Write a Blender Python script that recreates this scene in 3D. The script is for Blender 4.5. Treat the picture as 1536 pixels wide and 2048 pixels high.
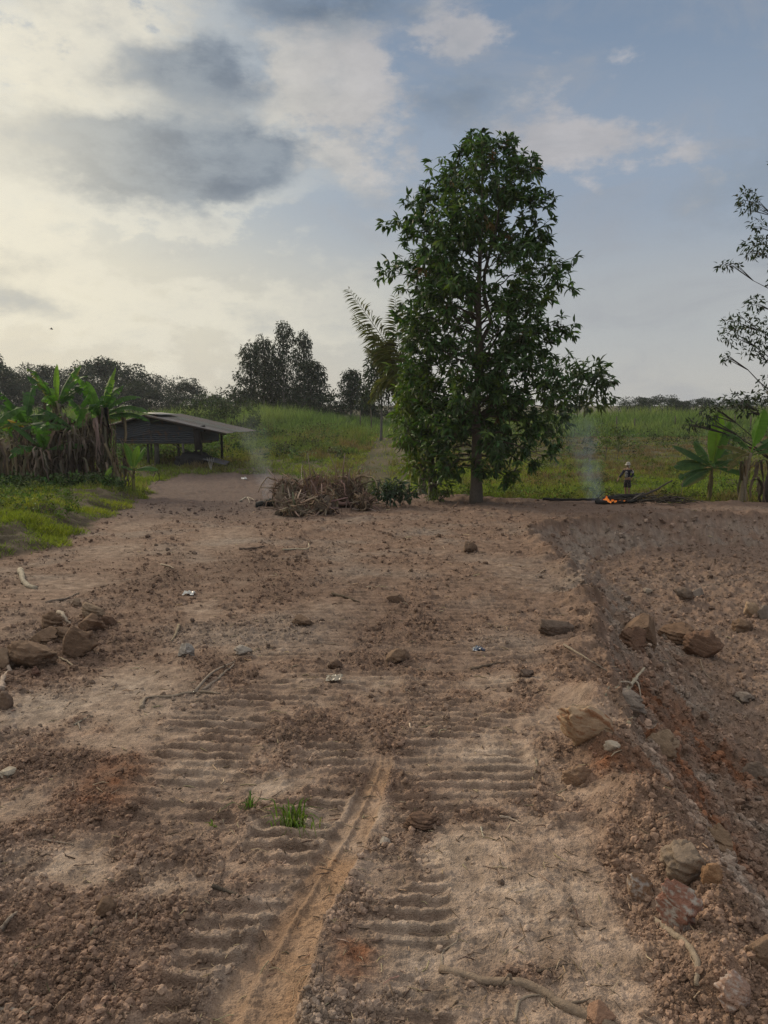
import bpy, bmesh, math, random
import numpy as np
from mathutils import Vector, Matrix

for o in list(bpy.data.objects):
    bpy.data.objects.remove(o)
SC = bpy.context.scene
COL = SC.collection
R = math.radians
random.seed(7)
RNG = np.random.default_rng(11)

# ------------------------------------------------------------------ camera
EYE = 2.0
PITCH = R(7.9)
FPX = 1540.0
cam_d = bpy.data.cameras.new('camera')
cam_d.sensor_fit = 'VERTICAL'
cam_d.sensor_height = 24.0
cam_d.sensor_width = 18.0
cam_d.lens = 24.0 * FPX / 2048.0
cam_d.clip_start = 0.05
cam_d.clip_end = 6000
cam = bpy.data.objects.new('camera', cam_d)
cam.location = (0, 0, EYE)
cam.rotation_euler = (math.pi / 2 - PITCH, 0, 0)
COL.objects.link(cam)
SC.camera = cam

def ray(px, py):
    """direction of a photograph pixel (1536 x 2048) from the eye, y component along the view's heading"""
    u = (px - 768) / FPX
    v = (1024 - py) / FPX
    return np.array([u, math.cos(PITCH) + v * math.sin(PITCH), -math.sin(PITCH) + v * math.cos(PITCH)])

def azel(px, py):
    d = ray(px, py)
    d = d / np.linalg.norm(d)
    return math.atan2(d[0], d[1]), math.asin(d[2])

def at(px, py, dist):
    """point on a pixel's ray at a forward distance"""
    d = ray(px, py)
    return np.array([0, 0, EYE]) + d * (dist / d[1])

# ------------------------------------------------------------------ render settings
SC.view_settings.view_transform = 'Standard'
SC.view_settings.look = 'None'
SC.view_settings.exposure = 0.08
SC.view_settings.gamma = 1.0
SC.view_settings.use_curve_mapping = False
SC.render.engine = 'CYCLES'
SC.cycles.use_denoising = True
SC.cycles.denoising_input_passes = 'RGB_ALBEDO_NORMAL'
SC.cycles.denoising_prefilter = 'NONE'
SC.cycles.max_bounces = 6
SC.cycles.transparent_max_bounces = 12
SC.cycles.volume_bounces = 1
SC.cycles.volume_step_rate = 2.0

# ------------------------------------------------------------------ sun
SUN_AZ, SUN_EL = R(-40), R(24)
sun_d = bpy.data.lights.new('sun', 'SUN')
sun_d.energy = 2.7
sun_d.angle = R(12)
sun_d.color = (1.0, 0.84, 0.62)
sun = bpy.data.objects.new('sun', sun_d)
sv = Vector((math.sin(SUN_AZ) * math.cos(SUN_EL), math.cos(SUN_AZ) * math.cos(SUN_EL), math.sin(SUN_EL)))
sun.rotation_euler = sv.to_track_quat('Z', 'Y').to_euler()
COL.objects.link(sun)

# ------------------------------------------------------------------ node expression helper
class G:
    def __init__(s, tree):
        s.t = tree
    def node(s, typ, **kw):
        n = s.t.nodes.new(typ)
        for k, v in kw.items():
            setattr(n, k, v)
        return n
    def put(s, sock, val):
        if isinstance(val, E):
            s.t.links.new(val.s, sock)
        elif val is not None:
            if hasattr(sock, 'default_value'):
                try:
                    sock.default_value = val
                except Exception:
                    sock.default_value = (val, val, val)
    def m(s, op, a, b=None, c=None, clamp=False):
        n = s.node('ShaderNodeMath', operation=op, use_clamp=clamp)
        s.put(n.inputs[0], a)
        if b is not None: s.put(n.inputs[1], b)
        if c is not None: s.put(n.inputs[2], c)
        return E(s, n.outputs[0])
    def vm(s, op, a, b=None, scale=None):
        n = s.node('ShaderNodeVectorMath', operation=op)
        s.put(n.inputs[0], a)
        if b is not None: s.put(n.inputs[1], b)
        if scale is not None: s.put(n.inputs['Scale'], scale)
        return E(s, n.outputs[0])
    def xyz(s, a, b, c):
        n = s.node('ShaderNodeCombineXYZ')
        for i, v in enumerate((a, b, c)): s.put(n.inputs[i], v)
        return E(s, n.outputs[0])
    def sep(s, v):
        n = s.node('ShaderNodeSeparateXYZ')
        s.put(n.inputs[0], v)
        return [E(s, o) for o in n.outputs]
    def noise(s, vec, scale, detail=4, rough=0.55, dist=0.0, lac=2.0):
        n = s.node('ShaderNodeTexNoise')
        s.put(n.inputs['Vector'], vec)
        n.inputs['Scale'].default_value = scale
        n.inputs['Detail'].default_value = detail
        n.inputs['Roughness'].default_value = rough
        n.inputs['Lacunarity'].default_value = lac
        n.inputs['Distortion'].default_value = dist
        return E(s, n.outputs[0])
    def voronoi(s, vec, scale, feature='F1'):
        n = s.node('ShaderNodeTexVoronoi', feature=feature)
        s.put(n.inputs['Vector'], vec)
        n.inputs['Scale'].default_value = scale
        return E(s, n.outputs[0])
    def ss(s, v, lo, hi):
        n = s.node('ShaderNodeMapRange', interpolation_type='SMOOTHSTEP')
        s.put(n.inputs[0], v)
        n.inputs[1].default_value = lo; n.inputs[2].default_value = hi
        n.inputs[3].default_value = 0; n.inputs[4].default_value = 1
        return E(s, n.outputs[0])
    def mix(s, f, a, b, blend='MIX'):
        n = s.node('ShaderNodeMix', data_type='RGBA', blend_type=blend)
        s.put(n.inputs[0], f)
        def c(sock, v):
            if isinstance(v, (tuple, list)): sock.default_value = (v[0], v[1], v[2], 1)
            else: s.put(sock, v)
        c(n.inputs[6], a); c(n.inputs[7], b)
        return E(s, n.outputs[2])
    def ramp(s, f, stops, interp='EASE'):
        n = s.node('ShaderNodeValToRGB')
        cr = n.color_ramp
        cr.interpolation = interp
        while len(cr.elements) < len(stops): cr.elements.new(0.5)
        for e, (p, c) in zip(cr.elements, stops):
            e.position = p; e.color = (c[0], c[1], c[2], 1)
        s.put(n.inputs[0], f)
        return E(s, n.outputs[0])
class E:
    def __init__(self, g, s): self.g = g; self.s = s
    def __add__(a, b): return a.g.m('ADD', a, b)
    __radd__ = __add__
    def __mul__(a, b): return a.g.m('MULTIPLY', a, b)
    __rmul__ = __mul__
    def __sub__(a, b): return a.g.m('SUBTRACT', a, b)
    def __rsub__(a, b): return a.g.m('SUBTRACT', b, a)
    def __truediv__(a, b): return a.g.m('DIVIDE', a, b)

# ------------------------------------------------------------------ world: physical sky behind a broken cloud layer
def lin(r, g, b):
    f = lambda c: (c / 255 / 12.92) if c / 255 <= 0.04045 else ((c / 255 + 0.055) / 1.055) ** 2.4
    return (f(r), f(g), f(b))

def build_world():
    w = bpy.data.worlds.new('World')
    SC.world = w
    w.use_nodes = True
    t = w.node_tree
    t.nodes.clear()
    g = G(t)
    tc = g.node('ShaderNodeTexCoord')
    d = E(g, tc.outputs['Generated'])
    x, y, z = g.sep(d)
    az = g.m('ARCTAN2', x, y)
    el = g.m('ARCSINE', z)
    flat = g.xyz(az * 1.0, el * 1.8, 0.3)
    n1 = g.noise(flat, 4.0, 7, 0.58)
    n2 = g.noise(g.vm('ADD', flat, (7.1, 3.3, 2.0)), 4.0, 7, 0.58)
    n3 = g.noise(g.vm('ADD', flat, (1.7, 9.3, 5.0)), 9.0, 8, 0.62)
    n4 = g.noise(g.vm('ADD', g.xyz(az * 1.2, el * 3.0, 0.0), (4.7, 2.3, 8.0)), 5.0, 7, 0.6, dist=0.6)
    n5 = g.noise(g.vm('ADD', flat, (11.7, 1.3, 5.0)), 20.0, 6, 0.6)
    azd = az + (n1 - 0.5) * 0.20 + (n5 - 0.5) * 0.05
    eld = el + (n2 - 0.5) * 0.11 + (n5 - 0.5) * 0.03
    azs = az + (n1 - 0.5) * 0.10
    els = el + (n2 - 0.5) * 0.06
    def blob(px, py, rx, ry, amp, soft=False):
        a0, e0 = azel(px, py)
        A, B = (azs, els) if soft else (azd, eld)
        da = (A - a0) * (FPX / rx)
        de = (B - e0) * (FPX / ry)
        return g.m('EXPONENT', (da * da + de * de) * -1.0) * amp
    def total(lst, soft=False):
        s = None
        for b in lst:
            v = blob(*b, soft=soft)
            s = v if s is None else s + v
        return s
    # open sky: warm and pale towards the hidden sun on the left, blue grey to the upper right
    e01 = g.m('MULTIPLY', el, 1 / 1.3, clamp=True)  # stops above the view are brightened to add light on the ground
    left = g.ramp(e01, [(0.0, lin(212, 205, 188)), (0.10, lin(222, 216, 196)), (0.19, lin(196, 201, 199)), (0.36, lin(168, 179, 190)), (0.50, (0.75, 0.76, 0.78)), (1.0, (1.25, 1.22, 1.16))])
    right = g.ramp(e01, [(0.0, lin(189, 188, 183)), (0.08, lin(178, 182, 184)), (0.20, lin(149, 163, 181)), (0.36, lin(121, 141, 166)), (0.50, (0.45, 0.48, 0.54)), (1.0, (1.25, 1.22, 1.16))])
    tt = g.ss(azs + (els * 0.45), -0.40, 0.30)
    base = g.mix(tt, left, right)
    # bright ragged cumulus and thin veils
    lit = total([(90, 150, 170, 160, 0.55), (640, 170, 110, 130, 0.95), (480, 240, 330, 60, 0.55), (190, 60, 150, 90, 0.6), (330, 40, 200, 60, 0.5), (60, 330, 120, 150, 0.5),
                 (720, 120, 140, 110, 0.6), (1180, 280, 190, 52, 0.95), (950, 40, 120, 60, 0.75), (1060, 300, 80, 50, 0.4), (760, 330, 190, 90, 0.45), (330, 470, 230, 45, 0.5)])
    litf = g.ss(lit * 0.85 + (n3 - 0.5) * 3.2 + (n4 - 0.5) * 1.0 + (n5 - 0.5) * 0.9, 0.36, 1.0)
    litc = g.mix(tt, lin(226, 220, 200), lin(186, 182, 182))
    litc = g.vm('SCALE', litc, scale=(n5 - 0.5) * 0.5 + (n3 - 0.5) * 0.35 + 1.03)
    c = g.mix(litf * 0.8, base, litc)
    veil = g.ss(n4, 0.42, 0.72)
    c = g.mix(veil * 0.5, c, g.mix(tt, lin(196, 194, 186), lin(160, 163, 170)))
    # darker bases of the thick clouds
    dk = total([(400, 165, 165, 60, 1.3), (350, 345, 190, 60, 1.35), (190, 330, 95, 42, 0.8), (520, 335, 120, 40, 0.8), (470, 400, 110, 34, 0.5), (640, 12, 230, 42, 1.1),
                (30, 520, 110, 42, 0.75), (40, 610, 110, 32, 0.8), (900, 225, 130, 70, 0.75), (60, -10, 160, 36, 0.4), (600, 620, 260, 60, 0.35),
                (-400, 200, 300, 150, 1.0), (2100, 300, 500, 160, 0.9), (2400, -100, 400, 150, 0.6)])
    dv = dk + (n3 - 0.5) * 1.7 + (n4 - 0.5) * 0.9
    df = g.ss(dv, 0.22, 1.15)
    rim = g.ss(dv + (n5 - 0.5) * 0.8, -0.05, 0.26) * (1.0 - df)
    c = g.mix(rim * g.ss(tt, 0.95, 0.2) * 0.55, c, lin(236, 231, 214))
    dcol = g.mix(g.ss(n3 * 0.5 + n4 * 0.3 + n5 * 0.2, 0.38, 0.60), lin(94, 109, 127), lin(142, 153, 164))
    c = g.mix(df * 0.93, c, dcol)
    # glow of the sun behind the cloud
    glow = blob(-30, 430, 300, 260, 1.0, True)
    c = g.mix(g.m('MULTIPLY', glow, 0.5, clamp=True), c, lin(244, 236, 212))
    # below the horizon: dull ground colour so nothing glows from under the land
    c = g.mix(g.ss(el, -0.005, -0.06), c, (0.12, 0.10, 0.07))
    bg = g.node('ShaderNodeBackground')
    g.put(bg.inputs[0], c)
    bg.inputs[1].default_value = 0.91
    sky = g.node('ShaderNodeTexSky', sky_type='NISHITA')
    sky.sun_disc = False
    sky.sun_elevation = SUN_EL
    sky.sun_rotation = SUN_AZ
    sky.air_density = 1.0; sky.dust_density = 3.0
    bg2 = g.node('ShaderNodeBackground')
    t.links.new(sky.outputs[0], bg2.inputs[0])
    bg2.inputs[1].default_value = 0.002
    ad = g.node('ShaderNodeAddShader')
    t.links.new(bg.outputs[0], ad.inputs[0]); t.links.new(bg2.outputs[0], ad.inputs[1])
    out = g.node('ShaderNodeOutputWorld')
    t.links.new(ad.outputs[0], out.inputs[0])
    w.cycles.sampling_method = 'MANUAL'
    w.cycles.sample_map_resolution = 512
build_world()
# ------------------------------------------------------------------ numeric noise
def _h(ix, iy, s):
    n = (ix.astype(np.int64) * 374761393 + iy.astype(np.int64) * 668265263 + s * 974711) & 0x7fffffff
    n = ((n ^ (n >> 13)) * 1274126177) & 0x7fffffff
    n = ((n ^ (n >> 16)) * 2246822519) & 0x7fffffff
    return ((n ^ (n >> 15)) & 0xffff) / 65535.0

def perlin(x, y, s=0):
    ix = np.floor(x); iy = np.floor(y)
    fx = x - ix; fy = y - iy
    ux = fx * fx * fx * (fx * (fx * 6 - 15) + 10); uy = fy * fy * fy * (fy * (fy * 6 - 15) + 10)
    def g(dx, dy):
        a = _h(ix + dx, iy + dy, s) * 6.2831853
        return np.cos(a) * (fx - dx) + np.sin(a) * (fy - dy)
    a = g(0, 0); b = g(1, 0); c = g(0, 1); d = g(1, 1)
    return ((a + (b - a) * ux) * (1 - uy) + (c + (d - c) * ux) * uy) * 1.41

def fbm(x, y, oct=4, s=0, gain=0.5):
    v = 0; a = 1.0; t = 0
    for i in range(oct):
        v = v + a * perlin(x, y, s + i * 17); t += a
        x = x * 2.03 + 3.1; y = y * 2.03 + 1.7; a *= gain
    return v / t

def clods(x, y, s=0, fill=0.7):
    """round lumps of random size, 0..1 high, one per unit cell"""
    ix = np.floor(x); iy = np.floor(y)
    best = np.zeros_like(x)
    for dx in (-1, 0, 1):
        for dy in (-1, 0, 1):
            cx = ix + dx; cy = iy + dy
            px = cx + 0.15 + 0.7 * _h(cx, cy, s); py = cy + 0.15 + 0.7 * _h(cx, cy, s + 5)
            rr = _h(cx, cy, s + 9)
            on = _h(cx, cy, s + 13) < fill
            rad = 0.22 + 0.42 * rr * rr
            q = 1 - ((x - px) ** 2 + (y - py) ** 2) / (rad * rad)
            best = np.maximum(best, np.where(on & (q > 0), np.sqrt(np.maximum(q, 0)) * rad * 1.6, 0))
    return best

def sstep(v, lo, hi):
    t = np.clip((v - lo) / (hi - lo), 0, 1)
    return t * t * (3 - 2 * t)

# ------------------------------------------------------------------ lie of the land
_py = np.array([-2000, 0, 3.0, 8, 14, 20, 25, 28, 30.5, 37, 45, 60, 75, 95, 160, 400, 3000.])
_pz = np.array([0, 0, 0.0, -0.26, -0.57, -0.88, -1.14, -1.34, -1.74, -1.76, -1.35, -0.9, -0.5, -0.2, -0.3, -0.2, 0.0])
_ty = np.concatenate([[-2000], np.linspace(0, 120, 1201), [160, 400, 3000]])
_tz = np.interp(_ty, _py, _pz)
_k = np.hanning(21); _k /= _k.sum()
_tz[20:1180] = np.convolve(_tz, _k, 'same')[20:1180]
def base_z(x, y):
    r = np.where(y > 0, np.sqrt(y * y + 0.15 * x * x), y)
    return np.interp(r, _ty, _tz)

def on_ground(px, py):
    """where a pixel's ray meets the smooth land (used to lay out positions once, in metres)"""
    d = ray(px, py)
    t = np.geomspace(1.0, 400, 4000)
    X = d[0] * t; Y = d[1] * t; Z = EYE + d[2] * t
    i = np.argmax(Z < base_z(X, Y))
    return float(X[i]), float(Y[i])

def poly(pts): return np.array([on_ground(*p) for p in pts])

def sdf(x, y, P):
    """signed distance to a polygon, positive inside"""
    d = np.full(x.shape, 1e9); inside = np.zeros(x.shape, bool)
    n = len(P)
    for i in range(n):
        ax, ay = P[i]; bx, by = P[(i + 1) % n]
        ex, ey = bx - ax, by - ay
        wx, wy = x - ax, y - ay
        t = np.clip((wx * ex + wy * ey) / (ex * ex + ey * ey + 1e-12), 0, 1)
        d = np.minimum(d, (wx - ex * t) ** 2 + (wy - ey * t) ** 2)
        c = ((ay <= y) & (by > y)) | ((by <= y) & (ay > y))
        with np.errstate(divide='ignore', invalid='ignore'):
            xi = ax + (y - ay) / (by - ay if by != ay else 1e-12) * ex
        inside ^= c & (x < xi)
    d = np.sqrt(d)
    return np.where(inside, d, -d)

DIRT = np.vstack([[(-60, -30), (-60, 6.0)], poly([(-120, 1190), (0, 1122), (110, 1098), (190, 1040), (285, 1000), (300, 968), (360, 952), (470, 946), (570, 950), (620, 975), (745, 985), (830, 992), (960, 1000), (1120, 1000), (1340, 1005), (1536, 1005), (1800, 1005), (2600, 1005)]), [(60, 10), (60, -30)]])
PIT = np.vstack([poly([(1060, 1062), (1110, 1108), (1172, 1165), (1197, 1235), (1190, 1320), (1215, 1400), (1255, 1490), (1300, 1590), (1390, 1710), (1470, 1830), (1560, 1960)]), [(1.75, 1.2), (2.3, -3), (12, -3), (20, 8)], poly([(1900, 1034), (1536, 1034), (1300, 1038), (1150, 1046)])])

def _lane(pts):
    q = poly(pts); q = q[np.argsort(q[:, 1])]
    return q
LANE_SMEAR = _lane([(470, 2120), (520, 1990), (590, 1850), (672, 1720), (735, 1600), (765, 1530)])
LANES = [  # centre line, half width, depth of the prints, pitch, first and last y
    (_lane([(375, 2100), (450, 1930), (520, 1790), (585, 1670), (640, 1570), (690, 1470)]), 0.25, 0.026, 0.112, 1.5, 5.2),
    (_lane([(800, 2100), (800, 1960), (800, 1850), (810, 1760)]), 0.22, 0.018, 0.085, 1.5, 3.5),
    (_lane([(310, 1680), (345, 1600), (400, 1500), (450, 1420)]), 0.38, 0.022, 0.118, 3.2, 5.8),
    (_lane([(930, 1660), (930, 1560), (930, 1450), (930, 1370)]), 0.42, 0.019, 0.112, 3.3, 6.2),
    (_lane([(1190, 1660), (1170, 1560), (1130, 1450), (1080, 1370)]), 0.22, 0.014, 0.105, 3.3, 5.4),
    (_lane([(640, 1420), (660, 1340), (690, 1240), (720, 1130)]), 0.8, 0.016, 0.135, 5.0, 12.0),
    (_lane([(1000, 1340), (1000, 1240), (1000, 1130), (1000, 1070)]), 0.9, 0.016, 0.140, 6.0, 15.0),
]
LANE_FLAT = [(_lane([(1080, 2060), (1050, 1850), (1040, 1690)]), 0.42), (_lane([(200, 1480), (270, 1370), (330, 1290)]), 0.40), (_lane([(60, 1210), (150, 1160), (250, 1080), (290, 1020)]), 0.45), (_lane([(440, 1190), (440, 1110), (450, 1060)]), 0.5)]

def _patch(px, py, rx, ry):
    cx, cy = on_ground(px, py)
    x2, _ = on_ground(px + rx, py); _, y2 = on_ground(px, py - ry)
    return cx, cy, abs(x2 - cx), abs(y2 - cy)
PALE = [_patch(*p) for p in [(270, 1360, 130, 40), (120, 1410, 110, 28), (450, 1078, 60, 22), (740, 1362, 120, 12), (400, 1370, 45, 22), (640, 1640, 130, 40), (1000, 1520, 100, 50), (400, 1540, 90, 30), (530, 1570, 50, 28), (1080, 1810, 140, 90),
        (130, 1170, 90, 14), (250, 1100, 80, 12), (820, 1870, 90, 60), (330, 1740, 90, 60), (1000, 1360, 80, 12), (1010, 1140, 50, 22), (640, 1215, 40, 10), (120, 1720, 90, 40), (490, 1300, 70, 14), (1330, 1530, 80, 70), (420, 1210, 60, 16), (900, 1700, 110, 30), (280, 1050, 60, 8), (470, 960, 60, 5)]]
DARK = [_patch(*p) for p in [(710, 1560, 70, 36), (640, 1460, 130, 26), (845, 1640, 45, 26), (240, 1640, 150, 40), (370, 1700, 80, 40), (330, 1800, 90, 60), (780, 1250, 120, 34), (780, 1320, 130, 26), (500, 1130, 110, 30), (190, 1290, 150, 50), (940, 1640, 50, 12), (560, 1180, 120, 20), (1300, 1055, 240, 22), (330, 1160, 80, 30), (760, 1500, 60, 30), (100, 1540, 90, 40), (420, 1340, 60, 40), (140, 1950, 120, 80), (1010, 1960, 90, 40)]]  # the wide patch on the pit's far wall puts its shade into the colour
RED = [_patch(*p) for p in [(1390, 1430, 75, 75), (1310, 1290, 55, 40), (1420, 1310, 60, 30), (1240, 1560, 70, 40), (230, 1560, 60, 50), (1480, 1330, 80, 40), (700, 1920, 60, 50), (1310, 1410, 50, 40)]]
def _sum(x, y, L):
    s = np.zeros_like(x)
    for cx, cy, rx, ry in L:
        s = np.maximum(s, np.exp(-((x - cx) / rx) ** 2 - ((y - cy) / ry) ** 2))
    return s

def terrain(x, y):
    """height and earth masks at metre positions: every bump, rut, cleat print and bank of the land"""
    x = np.asarray(x, float); y = np.asarray(y, float)
    z = base_z(x, y)
    rr = np.sqrt(x * x + y * y)
    wob = fbm(x * 0.9, y * 0.9, 3, 3)
    sd = sdf(x, y, DIRT) + wob * 0.5 * np.clip(rr / 12, 0.3, 1.6)
    dirt = sstep(sd, -0.25, 0.25)
    wide = fbm(x * 0.35, y * 0.35, 3, 41)
    # the verge on the left stands above the road; a low lip of pushed earth edges the field
    bank = sstep(-sd, -0.1, 0.9) * np.where((x < -2.5) & (y < 34), 0.34, 0.0) * sstep(-x, 2.5, 5) * (1 + 0.9 * wob)
    lip = np.exp(-((sd - 0.5) / 0.55) ** 2) * 0.17 * sstep(y, 15, 20) * sstep(x, -4, -1) * (1 - 0.7 * sstep(x, 3, 5)) * (0.6 + 0.9 * fbm(x * 1.4, y * 1.4, 2, 77))
    z = z + bank + lip + dirt * wide * 0.10 + (1 - dirt) * wide * 0.18
    # pit
    sp = sdf(x, y, PIT) + fbm(x * 1.5, y * 1.5, 3, 9) * 0.22 + fbm(x * 6, y * 6, 2, 19) * 0.05
    dep = np.interp(y, [2, 8, 14, 19], [1.02, 0.96, 0.72, 0.57])
    wdt = np.interp(y, [2, 8, 14, 19], [1.25, 1.35, 1.3, 1.3])
    q = np.clip(sp / wdt, 0, 1)
    prof = 1 - (1 - q) ** 1.7
    z = z - dep * prof
    z = z + 0.17 * np.exp(-((sp + 0.12) / 0.22) ** 2) * (0.5 + fbm(x * 2, y * 2, 2, 5))
    slope = np.clip(sp * 6, 0, 1) * (1 - sstep(q, 0.85, 1.1))
    inpit = np.clip(sp * 4, 0, 1)
    # broken earth
    pale = _sum(x + wob * 0.12, y + wob * 0.2, PALE); darkp = _sum(x + wob * 0.12, y + wob * 0.2, DARK); red = _sum(x, y, RED)
    flat = np.zeros_like(x)
    for q_, hw in LANE_FLAT:
        xc = np.interp(y, q_[:, 1], q_[:, 0])
        flat = np.maximum(flat, (1 - sstep(np.abs(x - xc), hw * 0.7, hw * 1.15)) * sstep(y, q_[0, 1] - .3, q_[0, 1]) * (1 - sstep(y, q_[-1, 1], q_[-1, 1] + .4)))
    n_c = fbm(x * 1.1 + 5, y * 1.1, 4, 55)
    n_f = fbm(x * 3.4 + 9, y * 3.4, 3, 57)
    crumb = np.clip(0.56 + 0.75 * n_c + 0.9 * n_f + 0.4 * darkp + 0.3 * np.exp(-(sp / 0.3) ** 2) - 0.5 * pale - 0.3 * flat + 0.3 * slope + 0.1 * inpit, 0.10, 1)
    # track prints
    cle = np.zeros_like(x); ptr = np.zeros_like(x)
    wn = fbm(x * 3, y * 3, 2, 71)
    jig = fbm(x * 9, y * 9, 3, 73)
    for k, (q_, hw, dp, pit_, y0, y1) in enumerate(LANES):
        xc = np.interp(y, q_[:, 1], q_[:, 0])
        u = np.abs(x - xc + wn * 0.05)
        m = (1 - sstep(u, hw * 0.78, hw)) * sstep(y, y0, y0 + 0.3) * (1 - sstep(y, y1 - 0.6, y1))
        m = m * np.clip(0.80 + 1.8 * fbm(x * 1.5, y * 2.1, 3, 80 + k), 0.08, 1.0) * (1 - inpit) * (1 - 0.35 * darkp)
        ph = (y + 0.06 * (x - xc) + wn * 0.013 + jig * 0.012) / pit_
        fr = ph - np.floor(ph)
        sh = sstep(fr, 0.0, 0.10) * (1 - sstep(fr, 0.36, 0.52)) * np.clip(1.15 + 2.2 * n_f + 1.2 * jig, 0, 1)
        cle += m * dp * (sh * (0.75 + 0.8 * n_f) - 0.45) * 1.55 - m * 0.008
        ptr = np.maximum(ptr, m)
        cle += 0.016 * np.exp(-((u - hw * 1.06) / 0.035) ** 2) * np.clip(m * 2 + 0.0, 0, 1)
    ysm = LANE_SMEAR
    xc = np.interp(y, ysm[:, 1], ysm[:, 0]); hw = np.interp(y, [1.8, 2.6, 4.2], [0.23, 0.135, 0.062])
    u = (x - xc) / hw
    on = (1 - sstep(y, 4.0, 4.5)) * sstep(y, 0.5, 1.0)
    smear = (1 - sstep(np.abs(u + wn * 0.25), 0.75, 1.0)) * on
    cle = cle * (1 - smear) - smear * 0.022 + on * (0.018 * np.exp(-((u + 1.2) / 0.22) ** 2) + 0.015 * np.exp(-((u - 1.15) / 0.25) ** 2)) * (0.6 + wn)
    cle += smear * (0.014 * np.exp(-((u + 0.15 + wn * .2) / 0.12) ** 2) + 0.004 * jig)
    crumb = crumb * (1 - 0.93 * smear) * (1 - 0.55 * ptr)
    # length-wise scrapes of the flat lane
    ln = np.sin((x * 1.0 + wn * 0.05) * 2 * np.pi / 0.21)
    cle += flat * 0.006 * ln * (y < 5) * np.clip(.5 + 2 * n_f, 0, 1.3)
    # faint side-on scrapes everywhere on the plateau further out
    stri = np.sin((y + wn * 0.12 + x * 0.05) * 2 * np.pi / 0.17) * sstep(fbm(x * 0.7, y * 2.2, 3, 91), -0.05, 0.35) * sstep(y, 4.5, 6.5) * (1 - inpit)
    cle += 0.006 * stri
    d = 0.0
    gr_ = np.clip(0.25 + crumb, 0, 1.1)
    d = d + gr_ * (0.020 * clods(x * 13, y * 13, 1, 0.40) + 0.016 * clods(x * 29, y * 29, 2, 0.65) + 0.010 * clods(x * 62, y * 62, 3, 0.85))
    d = d + np.clip(crumb - 0.55, 0, 1) * 0.07 * clods(x * 4.2, y * 4.2, 4, 0.3)
    d = d + (slope * 0.9 + inpit * 0.35) * (0.12 * clods(x * 2.6, y * 2.6, 6, 0.35) + 0.055 * clods(x * 6, y * 6, 26, 0.5) + 0.03 * clods(x * 13, y * 13, 16, 0.7)) + slope * 0.15 * fbm(x * 3 + y, y * 3 - x, 5, 31, 0.6)
    d = d + 0.030 * fbm(x * 4, y * 4, 6, 21, 0.62) * (0.45 + crumb) + 0.010 * fbm(x * 26, y * 26, 4, 22, 0.6) * (0.6 + crumb)
    far = sstep(y, 9, 20)
    d = d + far * 0.06 * clods(x * 2.3, y * 1.6, 8, 0.5) + far * 0.03 * fbm(x * 3, y * 3, 3, 23)
    z = z + dirt * (d + cle)
    z = z + (1 - dirt) * (0.05 * fbm(x * 2.0, y * 2.0, 3, 61))
    return z, dict(dirt=dirt, sd=sd, crumb=crumb, pale=pale, dark=darkp, red=red, slope=slope, inpit=inpit, flat=flat, smear=smear, ptr=ptr, cle=cle, rr=rr, nc=n_c, wob=wob)

def gz(x, y):
    return float(terrain(np.array([x]), np.array([y]))[0][0])

def spot(px, py):
    x, y = on_ground(px, py)
    # refine against the real surface
    d = ray(px, py)
    t = np.linspace(max(y / d[1] - 2.5, 1.0), y / d[1] + 4.0, 1500)
    X = d[0] * t; Y = d[1] * t
    Z, _ = terrain(X, Y)
    hit = np.nonzero(EYE + d[2] * t < Z)[0]
    i = hit[0] if len(hit) else np.argmin(np.abs(EYE + d[2] * t - Z))
    return Vector((float(X[i]), float(Y[i]), float(Z[i])))

# ------------------------------------------------------------------ mesh plumbing
def np_mesh(name, v, faces, mats, col=None, smooth=True, parent=None, mat_idx=None):
    """v (n,3); faces: list of integer arrays, each (m,k)"""
    me = bpy.data.meshes.new(name)
    v = np.asarray(v, np.float32)
    me.vertices.add(len(v)); me.vertices.foreach_set('co', v.ravel())
    loops = np.concatenate([np.asarray(f, np.int32).ravel() for f in faces])
    tot = np.concatenate([np.full(len(f), np.asarray(f).shape[1], np.int32) for f in faces])
    st = np.concatenate([[0], np.cumsum(tot)[:-1]]).astype(np.int32)
    me.loops.add(len(loops)); me.loops.foreach_set('vertex_index', loops)
    me.polygons.add(len(tot)); me.polygons.foreach_set('loop_start', st)
    me.polygons.foreach_set('use_smooth', np.full(len(tot), smooth, bool))
    for m in (mats if isinstance(mats, (list, tuple)) else [mats]): me.materials.append(m)
    if mat_idx is not None: me.polygons.foreach_set('material_index', np.asarray(mat_idx, np.int32))
    if col is not None:
        a = me.color_attributes.new('Col', 'FLOAT_COLOR', 'POINT')
        c = np.ones((len(v), 4), np.float32); c[:, :3] = col
        a.data.foreach_set('color', c.ravel())
    me.update(calc_edges=True); me.validate()
    o = bpy.data.objects.new(name, me)
    COL.objects.link(o)
    if parent is not None: o.parent = parent
    return o

def tag(o, label=None, cat=None, group=None, kind=None):
    if label: o['label'] = label
    if cat: o['category'] = cat
    if group: o['group'] = group
    if kind: o['kind'] = kind
    return o

def thing(name, label, cat, loc=(0, 0, 0), rz=0.0, group=None):
    o = bpy.data.objects.new(name, None)
    o.empty_display_size = 0.2
    o.location = loc; o.rotation_euler = (0, 0, rz)
    COL.objects.link(o)
    return tag(o, label, cat, group)

def copy_thing(o, parent=None):
    c = o.copy(); COL.objects.link(c)
    if parent is not None: c.parent = parent
    for ch in list(o.children): copy_thing(ch, c)
    return c

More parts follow.
